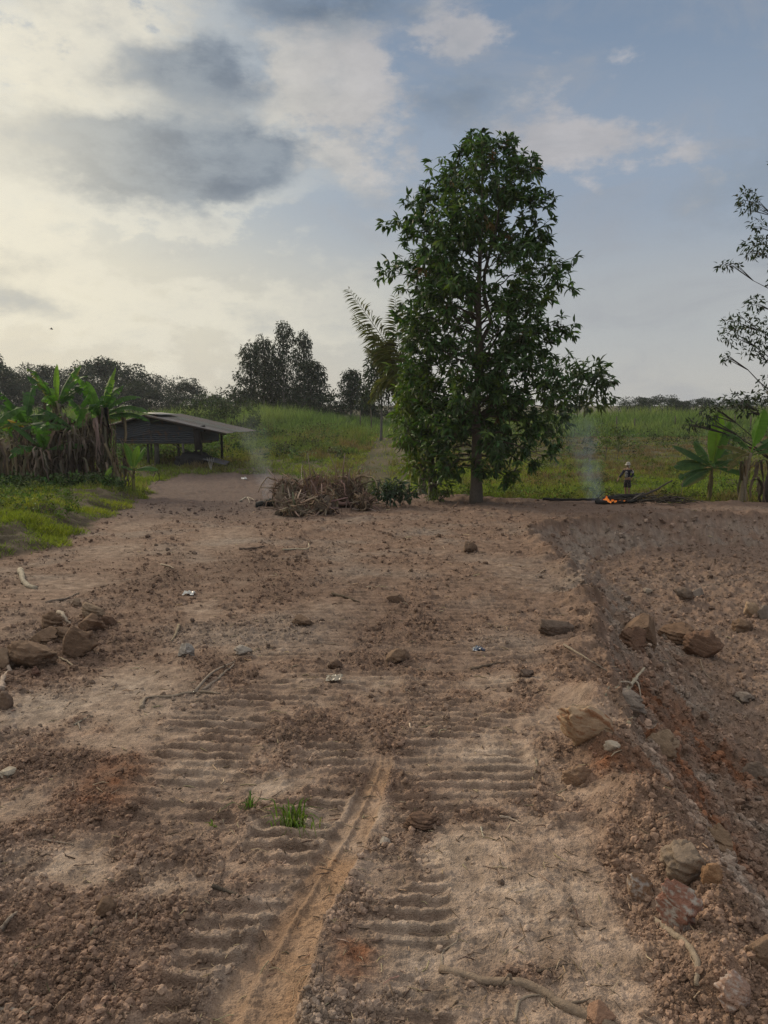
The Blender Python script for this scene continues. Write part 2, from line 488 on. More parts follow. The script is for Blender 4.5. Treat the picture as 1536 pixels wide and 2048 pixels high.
# ------------------------------------------------------------------ materials
def attr_mat(name, rough=0.9, noise_scale=0, noise_amt=0.0, bump=0.0, bump_scale=30, transl=0.0, spec=0.3, colour=None, transl_tint=(1.25, 1.35, 0.6), bump_dist=0.01):
    m = bpy.data.materials.new(name)
    m.use_nodes = True
    t = m.node_tree; t.nodes.clear(); g = G(t)
    if colour is None:
        a = g.node('ShaderNodeAttribute', attribute_name='Col'); c = E(g, a.outputs['Color'])
    else:
        a = g.node('ShaderNodeRGB'); a.outputs[0].default_value = (*colour, 1); c = E(g, a.outputs[0])
    tc = g.node('ShaderNodeTexCoord'); P = E(g, tc.outputs['Object'])
    if noise_amt:
        n = g.noise(P, noise_scale, 5, 0.6)
        k = (n - 0.5) * (2 * noise_amt) + 1.0
        c = g.vm('SCALE', c, scale=k)
    b = g.node('ShaderNodeBsdfPrincipled')
    g.put(b.inputs['Base Color'], c)
    b.inputs['Roughness'].default_value = rough
    b.inputs['Specular IOR Level'].default_value = spec
    if bump:
        n = g.noise(P, bump_scale, 6, 0.65)
        bn = g.node('ShaderNodeBump'); bn.inputs['Strength'].default_value = bump; bn.inputs['Distance'].default_value = bump_dist
        g.put(bn.inputs['Height'], n); t.links.new(bn.outputs[0], b.inputs['Normal'])
    out = g.node('ShaderNodeOutputMaterial')
    if transl:
        tr = g.node('ShaderNodeBsdfTranslucent')
        tint = g.node('ShaderNodeMix', data_type='RGBA', blend_type='MULTIPLY'); tint.inputs[0].default_value = 1
        g.put(tint.inputs[6], c); tint.inputs[7].default_value = (*transl_tint, 1)
        t.links.new(tint.outputs[2], tr.inputs[0])
        mx = g.node('ShaderNodeMixShader'); mx.inputs[0].default_value = transl
        t.links.new(b.outputs[0], mx.inputs[1]); t.links.new(tr.outputs[0], mx.inputs[2]); t.links.new(mx.outputs[0], out.inputs[0])
    else:
        t.links.new(b.outputs[0], out.inputs[0])
    return m

def ground_mat():
    m = bpy.data.materials.new('earth and turf')
    m.use_nodes = True
    t = m.node_tree; t.nodes.clear(); g = G(t)
    a = g.node('ShaderNodeAttribute', attribute_name='Col'); c = E(g, a.outputs['Color'])
    tc = g.node('ShaderNodeTexCoord'); P = E(g, tc.outputs['Object'])
    n1 = g.noise(P, 9, 6, 0.65); n2 = g.noise(P, 70, 5, 0.7); n3 = g.noise(g.vm('MULTIPLY', P, (1.0, 2.2, 1.0)), 2.3, 5, 0.6)
    k = (n1 - 0.5) * 0.8 + (n2 - 0.5) * 1.2 + (n3 - 0.5) * 0.4 + 1.0
    c = g.vm('SCALE', c, scale=k)
    v = g.voronoi(P, 130); 
    b = g.node('ShaderNodeBsdfPrincipled')
    g.put(b.inputs['Base Color'], c)
    b.inputs['Roughness'].default_value = 0.95
    b.inputs['Specular IOR Level'].default_value = 0.12
    bn = g.node('ShaderNodeBump'); bn.inputs['Strength'].default_value = 1.0; bn.inputs['Distance'].default_value = 0.016
    g.put(bn.inputs['Height'], n2 * 0.8 + n1 * 1.2 + (1.0 - v) * 0.35)
    t.links.new(bn.outputs[0], b.inputs['Normal'])
    out = g.node('ShaderNodeOutputMaterial'); t.links.new(b.outputs[0], out.inputs[0])
    return m

def earth_colour(M, x, y):
    """albedo of the bare earth: brown, with pale dusty, dark and red subsoil patches, some light and shade put in"""
    mid = np.array([0.252, 0.166, 0.118]); pale = np.array([0.41, 0.318, 0.242]); dark = np.array([0.138, 0.090, 0.066]); red = np.array([0.175, 0.082, 0.045]); org = np.array([0.345, 0.214, 0.127]); grey = np.array([0.30, 0.25, 0.205])
    n = fbm(x * 2.3, y * 2.3, 4, 101); n2 = fbm(x * 7, y * 7, 3, 111); n3 = fbm(x * 0.6, y * 0.6, 3, 121)
    mx = lambda c, d, f: c + (d - c) * np.clip(f, 0, 1)[:, None]
    c = np.broadcast_to(mid, (len(x), 3)).copy()
    compact = np.clip(1.0 - M['crumb'] * 1.6, 0, 1)
    near = 1 - 0.7 * sstep(y, 4.5, 8)
    c = mx(c, pale, (0.55 * compact + n * 0.30) * near)
    c = mx(c, pale * 1.03, M['pale'] * (0.55 + 0.9 * n2) * (0.5 + 0.5 * near) * np.clip(1.2 - M['crumb'], 0, 1))
    c = mx(c, dark, M['dark'] * (0.75 + n2) * 0.6 + np.clip(M['crumb'] - 0.6, 0, 1) * 0.35)
    c = mx(c, grey, np.clip(n3 * 1.4, 0, 0.6) * (1 - M['dark']))
    c = mx(c, grey * 0.9, M['slope'] * 0.75 * np.clip(0.65 + n * 1.5, 0, 1))  # grey earth of the slope, with light on it put into the colour
    c = mx(c, red, M['red'] * (0.9 + n2 * 1.2) + .35 * M['slope'] * np.clip(n3 * 2.2, 0, 1))
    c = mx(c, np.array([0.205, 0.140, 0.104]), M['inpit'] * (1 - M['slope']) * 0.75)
    c = c * (1 + 0.55 * n2[:, None] + 0.35 * fbm(x * 18, y * 18, 3, 151)[:, None])
    c = mx(c, org, M['smear'] * (0.62 + 1.0 * n))
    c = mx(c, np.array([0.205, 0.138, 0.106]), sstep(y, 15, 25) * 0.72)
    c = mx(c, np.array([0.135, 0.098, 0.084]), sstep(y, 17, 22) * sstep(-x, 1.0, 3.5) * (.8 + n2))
    c = c * (np.interp(y, [2, 4, 6, 10, 15, 25], [1.03, 0.99, 0.88, 0.78, 0.76, 0.84]) * (1 + 0.16 * M['inpit'] + .12 * M['slope']))[:, None]  # soil darker further out; slope lightened again as if lit
    c = mx(c, dark, np.clip(-M['cle'] * 22, 0, 0.45) * M['ptr'])  # shade in the hollows of the track prints, painted by their depth
    return c

def build_ground():
    tn = np.linspace(-math.tan(R(37)), math.tan(R(37)), 1020)
    front = np.arctan(tn)
    back = np.linspace(R(37), R(360 - 37), 62)[1:-1]
    th = np.concatenate([front, back])
    r = np.concatenate([[0.25, 0.6, 1.0, 1.3, 1.55], (np.linspace(1.75 ** -0.5, 40 ** -0.5, 1150)) ** -2.0, np.geomspace(40.5, 2600, 170)])
    nt, nr = len(th), len(r)
    RR, TH = np.meshgrid(r, th, indexing='ij')
    x = (RR * np.sin(TH)).ravel(); y = (RR * np.cos(TH)).ravel()
    z = np.zeros_like(x); col = np.zeros((len(x), 3))
    step = 200000
    for i in range(0, len(x), step):
        s = slice(i, i + step)
        zz, M = terrain(x[s], y[s])
        z[s] = zz
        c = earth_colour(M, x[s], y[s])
        g1 = fbm(x[s] * 0.25, y[s] * 0.25, 4, 131); g2 = fbm(x[s] * 1.7, y[s] * 1.7, 4, 141)
        gr = np.array([0.058, 0.062, 0.026]); gb = np.array([0.115, 0.088, 0.055]); gd = np.array([0.040, 0.040, 0.020])
        gc = gr + (gb - gr) * np.clip(0.45 + g2 * 1.2 + g1, 0, 1)[:, None]
        gc = gc + (gd - gc) * np.clip(-g1 * 1.6, 0, 0.8)[:, None]
        vg = ((x[s] < -2) & (y[s] < 33) & (y[s] > 0))[:, None] * 1.0
        gc = gc + (np.array([0.085, 0.066, 0.044]) * (1 + .5 * g2[:, None]) - gc) * vg * .85
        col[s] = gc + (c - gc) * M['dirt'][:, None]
    i = np.arange(nr - 1)[:, None] * nt; j = np.arange(nt)[None, :]; j2 = (j + 1) % nt
    F = np.stack([i + j, i + j2, i + nt + j2, i + nt + j], -1).reshape(-1, 4)[:, ::-1]
    v = np.stack([x, y, z], 1)
    # close the middle under the photographer
    v = np.vstack([v, [[0, 0, gz(0, 0)]]]); col = np.vstack([col, col[:1]])
    tri = np.stack([np.full(nt, len(v) - 1), np.arange(nt), (np.arange(nt) + 1) % nt], 1)[:, ::-1]
    o = np_mesh('ground', v, [F, tri], ground_mat(), col)
    tag(o, kind='structure', label='bulldozed brown earth with track prints, running into rough grassland')
    return o
build_ground()
# ------------------------------------------------------------------ shape library
class MB:
    """collects shapes and links them as ONE mesh object"""
    def __init__(s): s.V = []; s.C = []; s.F = {}; s.n = 0
    def add(s, v, faces, col=(0.5, 0.5, 0.5)):
        v = np.asarray(v, float).reshape(-1, 3)
        for f in faces:
            f = np.asarray(f, np.int64)
            if f.size: s.F.setdefault(f.shape[1], []).append(f + s.n)
        c = np.asarray(col, float)
        s.C.append(np.broadcast_to(c, (len(v), 3)))
        s.V.append(v); s.n += len(v)
        return s
    def build(s, name, mat, parent=None, smooth=True):
        return np_mesh(name, np.vstack(s.V), [np.vstack(f) for f in s.F.values()], mat, np.vstack(s.C), smooth, parent)

def unit(v):
    v = np.asarray(v, float)
    return v / (np.linalg.norm(v, axis=-1, keepdims=True) + 1e-12)

def tube(path, radii, sides=8, rough=0.0, seed=0, cap=True):
    P = np.asarray(path, float); n = len(P)
    rad = np.atleast_1d(np.asarray(radii, float))
    rad = np.interp(np.linspace(0, 1, n), np.linspace(0, 1, len(rad)), rad) if len(rad) > 1 else np.full(n, rad[0])
    T = unit(np.gradient(P, axis=0))
    ref = np.array([0, 0, 1.0]) if abs(T[0][2]) < 0.9 else np.array([1.0, 0, 0])
    V = []
    u = unit(np.cross(T[0], ref))
    rg = np.random.default_rng(seed)
    for i in range(n):
        u = unit(u - T[i] * np.dot(u, T[i])); w = np.cross(T[i], u)
        a = np.arange(sides) / sides * 2 * np.pi
        r = rad[i] * (1 + rough * rg.uniform(-1, 1, sides))
        V.append(P[i] + (np.cos(a) * r)[:, None] * u + (np.sin(a) * r)[:, None] * w)
    V = np.vstack(V)
    i = np.arange(n - 1)[:, None] * sides; j = np.arange(sides)[None]; j2 = (j + 1) % sides
    F = np.stack([i + j, i + j2, i + sides + j2, i + sides + j], -1).reshape(-1, 4)
    faces = [F]
    if cap:
        V = np.vstack([V, P[0], P[-1]])
        a = np.arange(sides); b = (a + 1) % sides
        faces.append(np.vstack([np.stack([np.full(sides, len(V) - 2), b, a], 1), np.stack([np.full(sides, len(V) - 1), a + (n - 1) * sides, b + (n - 1) * sides], 1)]))
    return V, faces

def smooth_path(pts, n):
    """Catmull-Rom through the points"""
    p = np.asarray(pts, float)
    p = np.vstack([2 * p[0] - p[1], p, 2 * p[-1] - p[-2]])
    t = np.linspace(0, len(p) - 3 - 1e-6, n)
    i = t.astype(int); f = (t - i)[:, None]
    a, b, c, d = p[i], p[i + 1], p[i + 2], p[i + 3]
    return 0.5 * (2 * b + (c - a) * f + (2 * a - 5 * b + 4 * c - d) * f * f + (3 * b - a - 3 * c + d) * f ** 3)

def box(lo, hi, rot=None, org=(0, 0, 0)):
    lo = np.array(lo, float); hi = np.array(hi, float)
    v = np.array([[x, y, z] for x in (lo[0], hi[0]) for y in (lo[1], hi[1]) for z in (lo[2], hi[2])])
    if rot is not None: v = v @ np.asarray(rot).T
    f = np.array([[0, 1, 3, 2], [4, 6, 7, 5], [0, 4, 5, 1], [2, 3, 7, 6], [0, 2, 6, 4], [1, 5, 7, 3]])
    return v + np.array(org), [f]

_ICO = {}
def ico(sub):
    if sub not in _ICO:
        bm = bmesh.new(); bmesh.ops.create_icosphere(bm, subdivisions=sub, radius=1.0)
        v = np.array([p.co[:] for p in bm.verts]); f = np.array([[q.index for q in p.verts] for p in bm.faces]); bm.free()
        _ICO[sub] = (v, f)
    return _ICO[sub]

def n3(v, s=0, oct=3):
    return (fbm(v[:, 0] + 3.3 * v[:, 2], v[:, 1], oct, s) + fbm(v[:, 1] + 5.1, v[:, 2] + 0.7 * v[:, 0], oct, s + 3) + fbm(v[:, 2], v[:, 0] + 2.2, oct, s + 7)) / 1.7

def frames(d, n):
    """rotation matrices with Y along d and Z towards n"""
    y = unit(d); x = unit(np.cross(y, n)); z = np.cross(x, y)
    return np.stack([x, y, z], -1)

def scatter(mb, tv, tf, Rm, S, T, col, jitter=0.0):
    n = len(T); k = len(tv)
    S = np.asarray(S, float)
    if S.ndim == 1: S = np.repeat(S[:, None], 3, 1)
    v = np.einsum('nij,nkj->nki', Rm, tv[None] * S[:, None, :]) + T[:, None, :]
    off = (np.arange(n) * k)[:, None, None]
    faces = [(np.asarray(f)[None] + off).reshape(-1, np.asarray(f).shape[1]) for f in tf]
    mb.add(v.reshape(-1, 3), faces, np.repeat(np.asarray(col, float).reshape(n, 3), k, 0))

# a folded, drooping lance-shaped leaf: 1 long (y), 1 wide (x)
LEAF_V = np.array([[0, 0, 0], [-.42, .30, .05], [0, .30, -.03], [.42, .30, .05], [-.44, .62, -.03], [0, .62, -.10], [.44, .62, -.03], [0, 1, -.30]])
LEAF_F = [np.array([[0, 2, 1], [0, 3, 2], [4, 5, 7], [5, 6, 7]]), np.array([[1, 2, 5, 4], [2, 3, 6, 5]])]
OVAL_V = np.array([[0, 0, 0], [-.5, .45, .04], [0, .5, -.05], [.5, .45, .04], [0, 1, -.14]])
OVAL_F = [np.array([[0, 2, 1], [0, 3, 2], [1, 2, 4], [2, 3, 4]])]
BLADE_V = np.array([[-.5, 0, 0], [.5, 0, 0], [-.36, .55, .06], [.36, .55, .06], [0, 1, .34]])
BLADE_F = [np.array([[2, 3, 4]]), np.array([[0, 1, 3, 2]])]

def rand_dirs(n, rg, zbias=0.0, zscale=1.0):
    v = rg.normal(size=(n, 3)); v[:, 2] = v[:, 2] * zscale + zbias
    return unit(v)

def vary(col, n, rg, amt=0.25, hue=0.12):
    c = np.array(col)[None] * (1 + rg.normal(0, amt, (n, 1)))
    c = c * (1 + rg.normal(0, hue, (n, 3)))
    return np.clip(c, 0.004, 0.9)

M_BARK = attr_mat('bark', 0.9, 14, 0.45, 0.8, 22, bump_dist=0.02)
M_LEAF = attr_mat('leaf', 0.55, 0, 0, 0, transl=0.30, spec=0.35)
M_LEAF_DULL = attr_mat('dull leaf', 0.8, 0, 0, 0, transl=0.22, spec=0.15)
M_GRASS = attr_mat('grass blade', 0.75, 0, 0, 0, transl=0.45, spec=0.15)
M_BANANA = attr_mat('banana leaf', 0.62, 5, 0.25, 0.0, transl=0.42, spec=0.18, transl_tint=(1.1, 1.5, 0.45))
M_DRY = attr_mat('dry leaf', 0.9, 12, 0.35, 0.3, 20, transl=0.12, spec=0.1, transl_tint=(1.1, 1, 0.8))
M_EARTH = attr_mat('clod', 0.95, 9, 0.4, 0.9, 40, spec=0.1, bump_dist=0.02)
M_WOOD = attr_mat('dead wood', 0.9, 26, 0.6, 1.0, 60, spec=0.12, bump_dist=0.015)
M_CHAR = attr_mat('charred wood', 0.75, 14, 0.5, 1.0, 30, spec=0.3, bump_dist=0.03)
# ------------------------------------------------------------------ trees
def trunk_tube(mb, h, r0, lean=(0, 0), seed=0, col=(0.09, 0.075, 0.06), flare=1.35, sides=12, n=16, wav=0.04, top=0.12):
    rg = np.random.default_rng(seed)
    z = np.linspace(-0.25, h, n)
    t = np.clip(z / h, 0, 1)
    P = np.stack([lean[0] * t + wav * np.cumsum(rg.normal(0, 1, n)) * 0.4, lean[1] * t + wav * np.cumsum(rg.normal(0, 1, n)) * 0.4, z], 1)
    P[:2, :2] = 0
    rad = r0 * (1 - (1 - top) * t ** 0.9) * (1 + (flare - 1) * np.exp(-np.clip(z, 0, None) / (r0 * 1.6)))
    v, f = tube(P, rad, sides, 0.06, seed)
    mb.add(v, f, col)
    return lambda zz: np.array([np.interp(zz, z, P[:, 0]), np.interp(zz, z, P[:, 1]), zz]), lambda zz: np.interp(zz, z, rad)

def limb(mb, a, b, r0, sag=0.1, rise=0.2, n=7, col=(0.08, 0.065, 0.05), r1=0.15, sides=6, rg=RNG):
    a = np.asarray(a, float); b = np.asarray(b, float)
    L = np.linalg.norm(b - a)
    t = np.linspace(0, 1, n)[:, None]
    P = a + (b - a) * t + np.array([0, 0, 1.0]) * (np.sin(t * np.pi) * rise * L) + rg.normal(0, 0.02 * L, (n, 3)) * np.sin(t * np.pi)
    v, f = tube(P, r0 * (1 - (1 - r1) * t[:, 0]), sides)
    mb.add(v, f, col)
    return P

def main_tree():
    b = spot(952, 1004)
    D = b.y
    s = D / FPX
    root = thing('broadleaf_tree', 'tall dark conical broadleaf tree at the edge of the bare earth', 'tree', b)
    rg = np.random.default_rng(5)
    # silhouette of the crown as the photograph shows it: height, reach left, reach right (pixels from the axis)
    prof = np.array([(272, 12, 14), (300, 55, 62), (340, 105, 92), (380, 128, 102), (420, 138, 116), (460, 150, 112), (500, 168, 122), (530, 168, 140), (560, 158, 168), (600, 160, 196), (640, 168, 196),
                     (680, 160, 170), (720, 150, 150), (760, 150, 165), (800, 148, 190), (850, 140, 188), (900, 128, 178), (935, 110, 110), (962, 80, 60)], float)
    hz = np.array([at(952, q, D)[2] for q in prof[:, 0]]) - b.z
    wide = np.interp(prof[:, 0], [272, 330, 560, 700, 900], [1.05, 1.2, 1.12, 1.0, .93]); prof[:, 1] *= wide; prof[:, 2] *= wide
    sx = np.array([at(953, q, D)[0] - at(952, q, D)[0] for q in prof[:, 0]])
    o = np.argsort(hz); hz = hz[o]; L = prof[o, 1] * sx[o]; Rr = prof[o, 2] * sx[o]
    H = hz[-1]
    tb = MB()
    pos, rad = trunk_tube(tb, H - 0.5, 0.19, (0.05, 0.1), 3, (0.115, 0.095, 0.078), 1.3, 14, 26, 0.03, 0.1)
    # a forked second leader
    P2 = limb(tb, pos(3.4), pos(9.6) + np.array([0.55, -0.1, 0]), 0.10, n=9, rise=0.02, r1=0.25, rg=rg)
    tips = []
    nl = 160
    for k in range(nl):
        zt = 0.75 + (H - 0.85) * ((k + 0.5) / nl) ** 0.92
        az = k * 2.39996 + rg.normal(0, 0.35)
        rl = np.interp(zt, hz, L); r_ = np.interp(zt, hz, Rr)
        c = math.cos(az)
        reach = (r_ if c > 0 else rl) * abs(c) ** 1.5 + 0.5 * (r_ + rl) * (1 - abs(c) ** 1.5)
        reach *= rg.uniform(0.72, 1.0) if rg.random() < 0.85 else rg.uniform(0.98, 1.10)
        z0 = zt - reach * rg.uniform(0.15, 0.5) if zt > 3 else zt + reach * rg.uniform(0.05, 0.3)
        z0 = float(np.clip(z0, 0.95, H - 0.5))
        tip = np.array([math.cos(az) * reach, math.sin(az) * reach, zt]); tip[:2] += pos(min(zt, H - .4))[:2]
        P = limb(tb, pos(z0), tip, max(0.014, 0.3 * rad(z0)), n=8, rise=0.08, rg=rg)
        ntw = int(4 + reach * 5.6)
        for j in range(ntw):
            t = rg.uniform(0.16, 1.0) ** 0.72
            p = np.array([np.interp(t, np.linspace(0, 1, 8), P[:, i]) for i in range(3)])
            d = unit(tip - pos(z0)) * 0.7 + rand_dirs(1, rg)[0] * 0.9 + np.array([0, 0, 0.35])
            q = p + unit(d) * rg.uniform(0.14, 0.5) * (0.6 + 0.35 * reach)
            if j % 3 == 0:
                v, f = tube([p, (p + q) / 2 + [0, 0, 0.02], q], [0.010, 0.008, 0.005], 4); tb.add(v, f, (0.06, 0.06, 0.035))
            tips.append((q, unit(q - p), zt))
        tips.append((P[-1], unit(P[-1] - P[-2]), zt))
    tips = [q for q in tips if fbm(np.array([q[0][0] * .9 + 4 + .3 * q[0][1]]), np.array([q[0][2] * .9 + .5 * q[0][1]]), 2, 5)[0] < .40]   # open gaps in the crown
    # some shoots on the leader itself, top of the crown
    for j in range(50):
        zt = rg.uniform(H - 2.5, H)
        rr = np.interp(zt, hz, (L + Rr) / 2) * rg.uniform(0, 0.9); a = rg.uniform(0, 6.28)
        tips.append((np.array([rr * math.cos(a), rr * math.sin(a), zt]) + pos(min(zt, H - .4)) * [1, 1, 0], unit([0.5 * math.cos(a), 0.5 * math.sin(a), 1]), zt))
    lm = MB()
    for (q, d, zt) in tips:
        n = rg.integers(7, 13)
        rad_ = rand_dirs(n, rg, 0.0, 0.7)
        dirs = unit(d[None] * rg.uniform(0.25, 0.9, (n, 1)) + rad_ * 0.9 + np.array([0, 0, -0.42]) * rg.uniform(0.1, 1.35, (n, 1)))
        up = unit(np.array([0, 0, 1.0]) + rg.normal(0, 0.45, (n, 3)))
        ln = rg.uniform(0.16, 0.33, n) * (0.85 if zt > H - 2 else 1.0); w = ln * rg.uniform(0.29, 0.40, n)
        T = q[None] + dirs * 0.015 - d[None] * rg.uniform(0, 0.14, (n, 1))
        c = vary((0.040, 0.082, 0.024), n, rg, 0.32, 0.10)
        if rg.random() < 0.17: c = vary((0.085, 0.14, 0.030), n, rg, 0.2, 0.08)
        if rg.random() < 0.012: c = vary((0.13, 0.085, 0.035), n, rg, 0.2, 0.08)
        scatter(lm, LEAF_V, LEAF_F, frames(dirs, up), np.stack([w, ln, ln], 1), T, c)
    tb.build('trunk', M_BARK, root)
    lm.build('crown', M_LEAF, root)
    return root
main_tree()

def leafy(name, label, loc, trunk, clumps, leaf, col, seed, group=None, tcol=(0.09, 0.08, 0.065), mat=None, vert=LEAF_V, fac=LEAF_F, cat='tree', droop=-0.3, tint=None, rz=0.0, limbs=True, shell=0.55, lf=0.42):
    """tree from a trunk (height, radius, lean) and clumps (x, y, z, rx, rz, leaves)"""
    rg = np.random.default_rng(seed)
    root = thing(name, label, cat, loc, rz, group)
    tb = MB()
    h, r, lean = trunk
    pos, rad = trunk_tube(tb, h, r, lean, seed, tcol, 1.25, 9, 14, 0.03 * h / 6, 0.2)
    lm = MB()
    for (cx, cy, cz, rx, rzz, n) in clumps:
        c = np.array([cx, cy, cz])
        if limbs:
            z0 = min(max(cz - 0.55 * math.hypot(cx - pos(min(cz, h))[0], cy) - 0.3, h * 0.12), h * 0.98)
            P = limb(tb, pos(z0), c, max(0.012, lf * rad(z0)), n=6, rise=0.06, rg=rg, col=tcol)
            for q in range(4):
                e = c + rand_dirs(1, rg)[0] * [rx * .8, rx * .8, rzz * .8]
                v, f = tube([P[3], (P[4] + e) / 2, e], [lf * .7 * rad(z0), lf * .45 * rad(z0), 0.006], 4); tb.add(v, f, tcol)
        d = rand_dirs(n, rg)
        rr = rg.uniform(0, 1, n) ** (1 / 3) * (1 - shell) + shell * rg.uniform(0.55, 1.08, n)
        lump = 1 + 0.35 * n3(d * 1.7 + seed, seed)
        p = c + d * (rr * lump)[:, None] * [rx, rx, rzz]
        dirs = unit(d * 0.7 + rand_dirs(n, rg) * 0.9 + [0, 0, droop])
        up = unit(rg.normal(0, 0.6, (n, 3)) + [0, 0, 1])
        ln = leaf[0] * rg.uniform(0.7, 1.25, n); w = leaf[1] * rg.uniform(0.7, 1.2, n)
        cc = vary(col if (tint is None or rg.random() > 0.35) else tint, n, rg, 0.25, 0.10)
        scatter(lm, vert, fac, frames(dirs, up), np.stack([w, ln, ln], 1), p, cc)
    tb.build('trunk', M_BARK, root)
    lm.build('crown', mat or M_LEAF_DULL, root)
    return root

def px_clumps(base, D, lst, depth=0.6, seed=0, extra=0):
    """clumps given as photograph pixels (x, y, rx, ry, leaves) at distance D, spread a little in depth"""
    rg = np.random.default_rng(seed)
    out = []
    for (px, py, rx, ry, n) in lst:
        p = at(px, py, D)
        out.append((p[0] - base[0], rg.uniform(-1, 1) * depth, p[2] - base[2], rx * D / FPX, ry * D / FPX, n))
    return out

# lighter tree standing left of the tall one
b = spot(868, 1001)
leafy('broadleaf_tree', 'smaller yellow-green bushy tree left of the tall dark tree', (b.x, b.y + .3, b.z), (4.4, 0.16, (-0.3, 0.2)),
      px_clumps(b, b.y, [(838, 700, 34, 50, 150), (832, 770, 42, 46, 260), (822, 830, 38, 40, 250), (845, 800, 44, 50, 280), (812, 870, 26, 28, 150), (842, 880, 44, 34, 260), (870, 930, 44, 30, 200), (830, 930, 30, 24, 130), (880, 860, 40, 40, 200), (866, 965, 34, 16, 70), (815, 790, 26, 40, 130), (850, 650, 22, 34, 60)], 0.7, 3),
      (0.30, 0.085), (0.075, 0.125, 0.030), 31, mat=M_LEAF, tint=(0.14, 0.19, 0.034))
# sapling behind on the right
b = Vector((at(1000, 900, 29.5)[0], 29.5, gz(at(1000, 900, 29.5)[0], 29.5)))
leafy('slender_tree', 'thin sprawling tree with loose leaves leaning out right of the tall tree', b, (3.6, 0.05, (1.9, 0)),
      px_clumps(b, b.y, [(1185, 738, 34, 20, 150), (1130, 730, 34, 20, 130), (1165, 768, 46, 22, 210), (1203, 762, 22, 16, 70), (1120, 790, 40, 30, 230), (1172, 806, 40, 14, 110), (1210, 796, 22, 7, 40), (1105, 840, 30, 24, 120), (1090, 770, 30, 30, 120)], 0.5, 5),
      (0.33, 0.10), (0.042, 0.074, 0.026), 33, mat=M_LEAF, tint=(0.09, 0.12, 0.035), tcol=(0.05, 0.045, 0.04))

# tree at the right edge of the view, trunk just inside the frame
b = spot(1543, 1004); b.y += 0.2
RB = b
cl = px_clumps(b, b.y, [(1500, 392, 22, 18, 70), (1522, 400, 20, 16, 60), (1530, 440, 14, 14, 40), (1500, 500, 34, 22, 130), (1525, 490, 26, 22, 100), (1475, 522, 22, 9, 50), (1527, 550, 14, 20, 50), (1530, 600, 20, 14, 60),
      (1500, 640, 38, 22, 150), (1465, 672, 30, 22, 90), (1520, 670, 26, 30, 120), (1440, 715, 12, 10, 26), (1490, 700, 24, 20, 60), (1530, 710, 16, 20, 50), (1528, 780, 20, 30, 70), (1480, 800, 36, 16, 150), (1445, 822, 26, 16, 90), (1510, 815, 26, 18, 80), (1420, 840, 18, 12, 40), (1400, 850, 16, 10, 30),
      (1590, 420, 60, 50, 260), (1600, 560, 70, 60, 320), (1640, 480, 60, 60, 300), (1600, 690, 70, 60, 300), (1660, 620, 70, 70, 320), (1580, 330, 40, 40, 160), (1700, 730, 60, 50, 240), (1590, 790, 50, 30, 160)], 0.9, 7)
leafy('spreading_tree', 'tree with sparse drooping sprays of small leaves at the right edge of the view', b, (10.5, 0.17, (0.9, 0.2)), cl, (0.17, 0.062), (0.026, 0.042, 0.020), 35, mat=M_LEAF, tcol=(0.06, 0.05, 0.045), shell=0.2, lf=0.2)

# young coconut palm behind the tall tree
def palm():
    D = 30.5
    p0 = at(845, 965, D); p0[2] = gz(p0[0], D)
    root = thing('coconut_palm', 'young coconut palm with feathery fronds rising behind the left side of the tall tree', 'palm', p0)
    tb = MB()
    trunk_tube(tb, 1.6, 0.17, (0, 0), 9, (0.12, 0.10, 0.075), 1.4, 10, 8, 0.01, 0.8)
    tb.build('trunk', M_BARK, root)
    rg = np.random.default_rng(4)
    fr = [((832, 790), (775, 690), (698, 578), 1.0), ((828, 800), (800, 700), (790, 600), 0.85), ((835, 790), (790, 720), (712, 640), 0.9), ((838, 800), (775, 760), (742, 800), 0.7), ((836, 800), (785, 735), (735, 700), 0.8)]
    for k, (a, m, e, sc) in enumerate(fr):
        dy = rg.uniform(-0.5, 0.5)
        A = np.array([0, 0, 1.5]); pm = at(*m, D) - p0; pe = at(*e, D) - p0; pa = at(*a, D) - p0
        pm[1] += dy * .5; pe[1] += dy
        P = smooth_path([A, pa, pm, pe], 60)
        mb = MB()
        v, f = tube(P, np.linspace(0.035, 0.006, 60), 5); mb.add(v, f, (0.16, 0.15, 0.05))
        T = unit(np.gradient(P, axis=0))
        idx = np.arange(14, 60)
        for side in (-1, 1):
            i = np.repeat(idx, 2)
            tt = (i - 14) / 46
            sd = unit(np.cross(T[i], np.array([0, -0.6, 0.8]))) * side
            d = unit(sd * rg.uniform(0.55, 1, (len(i), 1)) + T[i] * 0.75 + np.array([0, 0, -0.35]) * rg.uniform(0.2, 1.4, (len(i), 1)))
            ln = (0.75 * np.sin(np.clip(tt * 0.8 + 0.2, 0, 1) * np.pi) + 0.25) * sc * rg.uniform(0.8, 1.1, len(i))
            scatter(mb, LEAF_V, LEAF_F, frames(d, unit(rg.normal(0, 0.3, (len(i), 3)) + [0, 0, 1])), np.stack([np.full(len(i), 0.024), ln, ln], 1), P[i] + T[i] * rg.uniform(0, .06, (len(i), 1)), vary((0.15, 0.16, 0.06), len(i), rg, 0.2, 0.06))
        mb.build('frond', M_LEAF, root)
palm()

